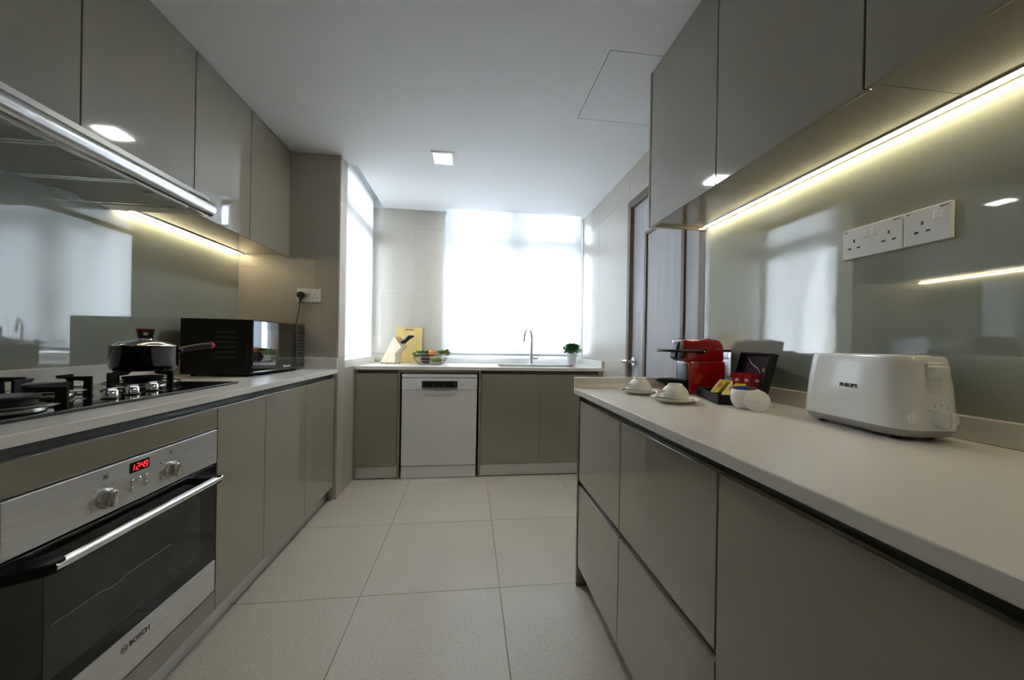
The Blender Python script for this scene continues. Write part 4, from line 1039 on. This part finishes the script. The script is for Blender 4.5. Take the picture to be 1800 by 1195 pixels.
lp = Thing('porcelain_cover', 'round white knobbed lid leaning on the sugar bowl', 'lid', (.884, .984, .898))
bm = lathe([(0, -.004), (.034, -.004), (.0385, -.001), (.0385, .001), (.030, .006), (.014, .0095), (.010, .0105), (.0085, .013), (.011, .018), (.008, .0225), (0, .0235)], (0, 0, 0), 40)
nrm = Vector((-.62, -.74, .30)).normalized()
bm.transform(nrm.to_track_quat('Z', 'Y').to_matrix().to_4x4() @ Matrix.Scale(.88, 4)); mz = min(v.co.z for v in bm.verts)
bmesh.ops.translate(bm, verts=bm.verts, vec=(.884, .984, .898 - mz + .0004))
lp.part('lid_disc', bm, PORC, True)

# ================================================================== TOASTER
ts = Thing('toaster', 'white two slice toaster with grey base on the coffee counter', 'toaster', (1.002, .765, .898), rz=math.radians(-90 - 6), w=False)
# local: +x towards the controls end (near), +y towards the wall? (rz=-96: x->(-.10,-.99), y->(.99,-.10))
TL, TW = .268, .146
def tring(l, w, z, r=.036, dx=0): return rrect(dx, 0, l, w, min(r, w / 2 - .002), z, 8)
ts.part('base', loft([tring(TL * .90, TW * .84, .008, .04), tring(TL * .96, TW * .92, .012, .04), tring(TL * 1.0, TW * .985, .024, .042), tring(TL * 1.0, TW * .985, .026, .042)]), GREYP, True)
tbody = ts.part('body', loft([tring(TL * 1.004, TW, .026, .044), tring(TL * 1.0, TW * .995, .060, .046), tring(TL * .975, TW * .96, .120, .046), tring(TL * .94, TW * .91, .165, .046), tring(TL * .925, TW * .885, .177, .045), tring(TL * .90, TW * .85, .183, .043), tring(TL * .86, TW * .78, .1845, .040)]), TOAST, True)
cut = fin('cutter', BB(((-.088, -.039, .06), (.072, -.013, .25)), ((-.088, .013, .06), (.072, .039, .25))), TOAST)
cut.parent = ts.o; bo = tbody.modifiers.new('slots', 'BOOLEAN'); bo.operation = 'DIFFERENCE'; bo.solver = 'EXACT'; bo.object = cut
dg_ = bpy.context.evaluated_depsgraph_get(); nm = D.meshes.new_from_object(tbody.evaluated_get(dg_))
tbody.modifiers.clear(); tbody.data = nm; D.objects.remove(cut)
for yy in (-.026, .026):
    y0_, y1_, t_ = yy - .0128, yy + .0128, .0006
    ts.part('bread_slot', BB(((-.0878, y0_, .0605), (.0718, y1_, .062)), ((-.0878, y0_, .062), (.0718, y0_ + t_, .184)), ((-.0878, y1_ - t_, .062), (.0718, y1_, .184)), ((-.0878, y0_, .062), (-.0872, y1_, .184)), ((.0712, y0_, .062), (.0718, y1_, .184))), STEEL)
ts.part('top_trim', hull_rect_hole((-.100, -.046), (.084, .046), [((-.090, -.041), (.074, .041))], .1842, .1862), WHITEP)
for fx3 in (-.09, .09):
    for fy3 in (-.035, .035): ts.part('foot', cyl((fx3, fy3, 0), (fx3, fy3, .0085), .010, 12), BLACKM)
# controls on the +x end; the end face leans in slightly with height
def ex(z): return TL / 2 * (1.004 - .079 * max(0, (z - .026)) / .151)
ts.part('lever_slot', prism([(-.018, .072), (.016, .072), (.016, .172), (-.018, .172)], ex(.12) - .012, ex(.12) + .0035, 'X', .003), TOAST)
ts.part('lever', B((ex(.15) - .004, -.018, .142), (ex(.15) + .020, .016, .165), .005, 3), TOAST, True)
kb2 = ts.part('browning_dial', lathe([(.020, 0), (.020, .016), (.018, .021), (0, .022)], (ex(.05) - .002, .008, .052), 32, axis='X'), TOAST, True)
ts.part('dial_grip', B((ex(.05) + .016, .005, .036), (ex(.05) + .025, .011, .068), .002), WHITEP, under=kb2)
for k in range(6):
    a = math.radians(35 + 30 * k); ts.part('dial_dot', sphere((ex(.06) + .0012, .008 - .029 * math.cos(a), .052 + .029 * math.sin(a)), .0017, n=1), MARKG)
ts.part('stop_button', lathe([(.0115, 0), (.0115, .003), (.009, .0045), (0, .005)], (ex(.05) - .006, -.044, .052), 24, axis='X'), WHITEP, True)
for zz in (.066, .038): ts.part('button_symbol', lathe([(.0035, 0), (.0035, .0008), (0, .001)], (ex(zz) - .0008, -.026, zz), 12, axis='X'), MARKG)
sl_ = math.atan2(TW * .02, .06)
ts.part('brand_lettering', text_bm('PHILIPS', .0140, (.012, -TW / 2 * .964 - .0012, .108), (1, 0, 0), (0, .055, 1), ext=.0007), MARK)

# ================================================================== OUTSIDE
FAC = mat('facade_white', (.80, .82, .84), .8); FACG = mat('facade_grey', (.62, .65, .68), .8); WDK = mat('far_window', (.30, .36, .42), .15)
def building(label, x0, x1, y0, y1, zt, zb=-9.0, face='Y'):
    T = Thing('apartment_building', label, 'building', ((x0 + x1) / 2, (y0 + y1) / 2, zb))
    T.part('walls', B((x0, y0, zb), (x1, y1, zt)), FAC)
    return T
T = building('white apartment block seen through the blind with a paired window', -6.0, 2.10, 15.0, 22.0, 10.5)
for zf in (-5.6, -2.55, .5, 3.55, 6.6):
    for xx in (-.181, -4.2):
        w = T.part('window_frame', B((xx, 14.93, zf), (xx + 1.22, 15.0, zf + 1.48)), FACG)
        for k in range(2): T.part('pane', B((xx + .06 + k * .58, 14.90, zf + .06), (xx + .58 + k * .58, 14.93, zf + 1.40)), WDK, under=w)
T = building('white ribbed apartment block beside the paired window block', 2.55, 9.0, 12.5, 22.0, 14.0)
for k in range(13):
    xx = 2.56 + k * .42; T.part('rib', B((xx, 12.30, -9), (xx + (.16 if k % 3 else .26), 12.5, 14)), FACG if k % 2 else FAC)
for k in range(7):
    zz = -6 + k * 2.7
    T.part('balcony_rail', B((2.42, 12.6, zz), (2.55, 16.5, zz + .12)), FACG); T.part('balcony_rail', B((2.42, 12.6, zz + .9), (2.55, 16.5, zz + .98)), FACG)
gr = struct('ground', B((-90, -90, -9.2), (90, 90, -9.0)), mat('ground_grey', (.35, .36, .36), .9))
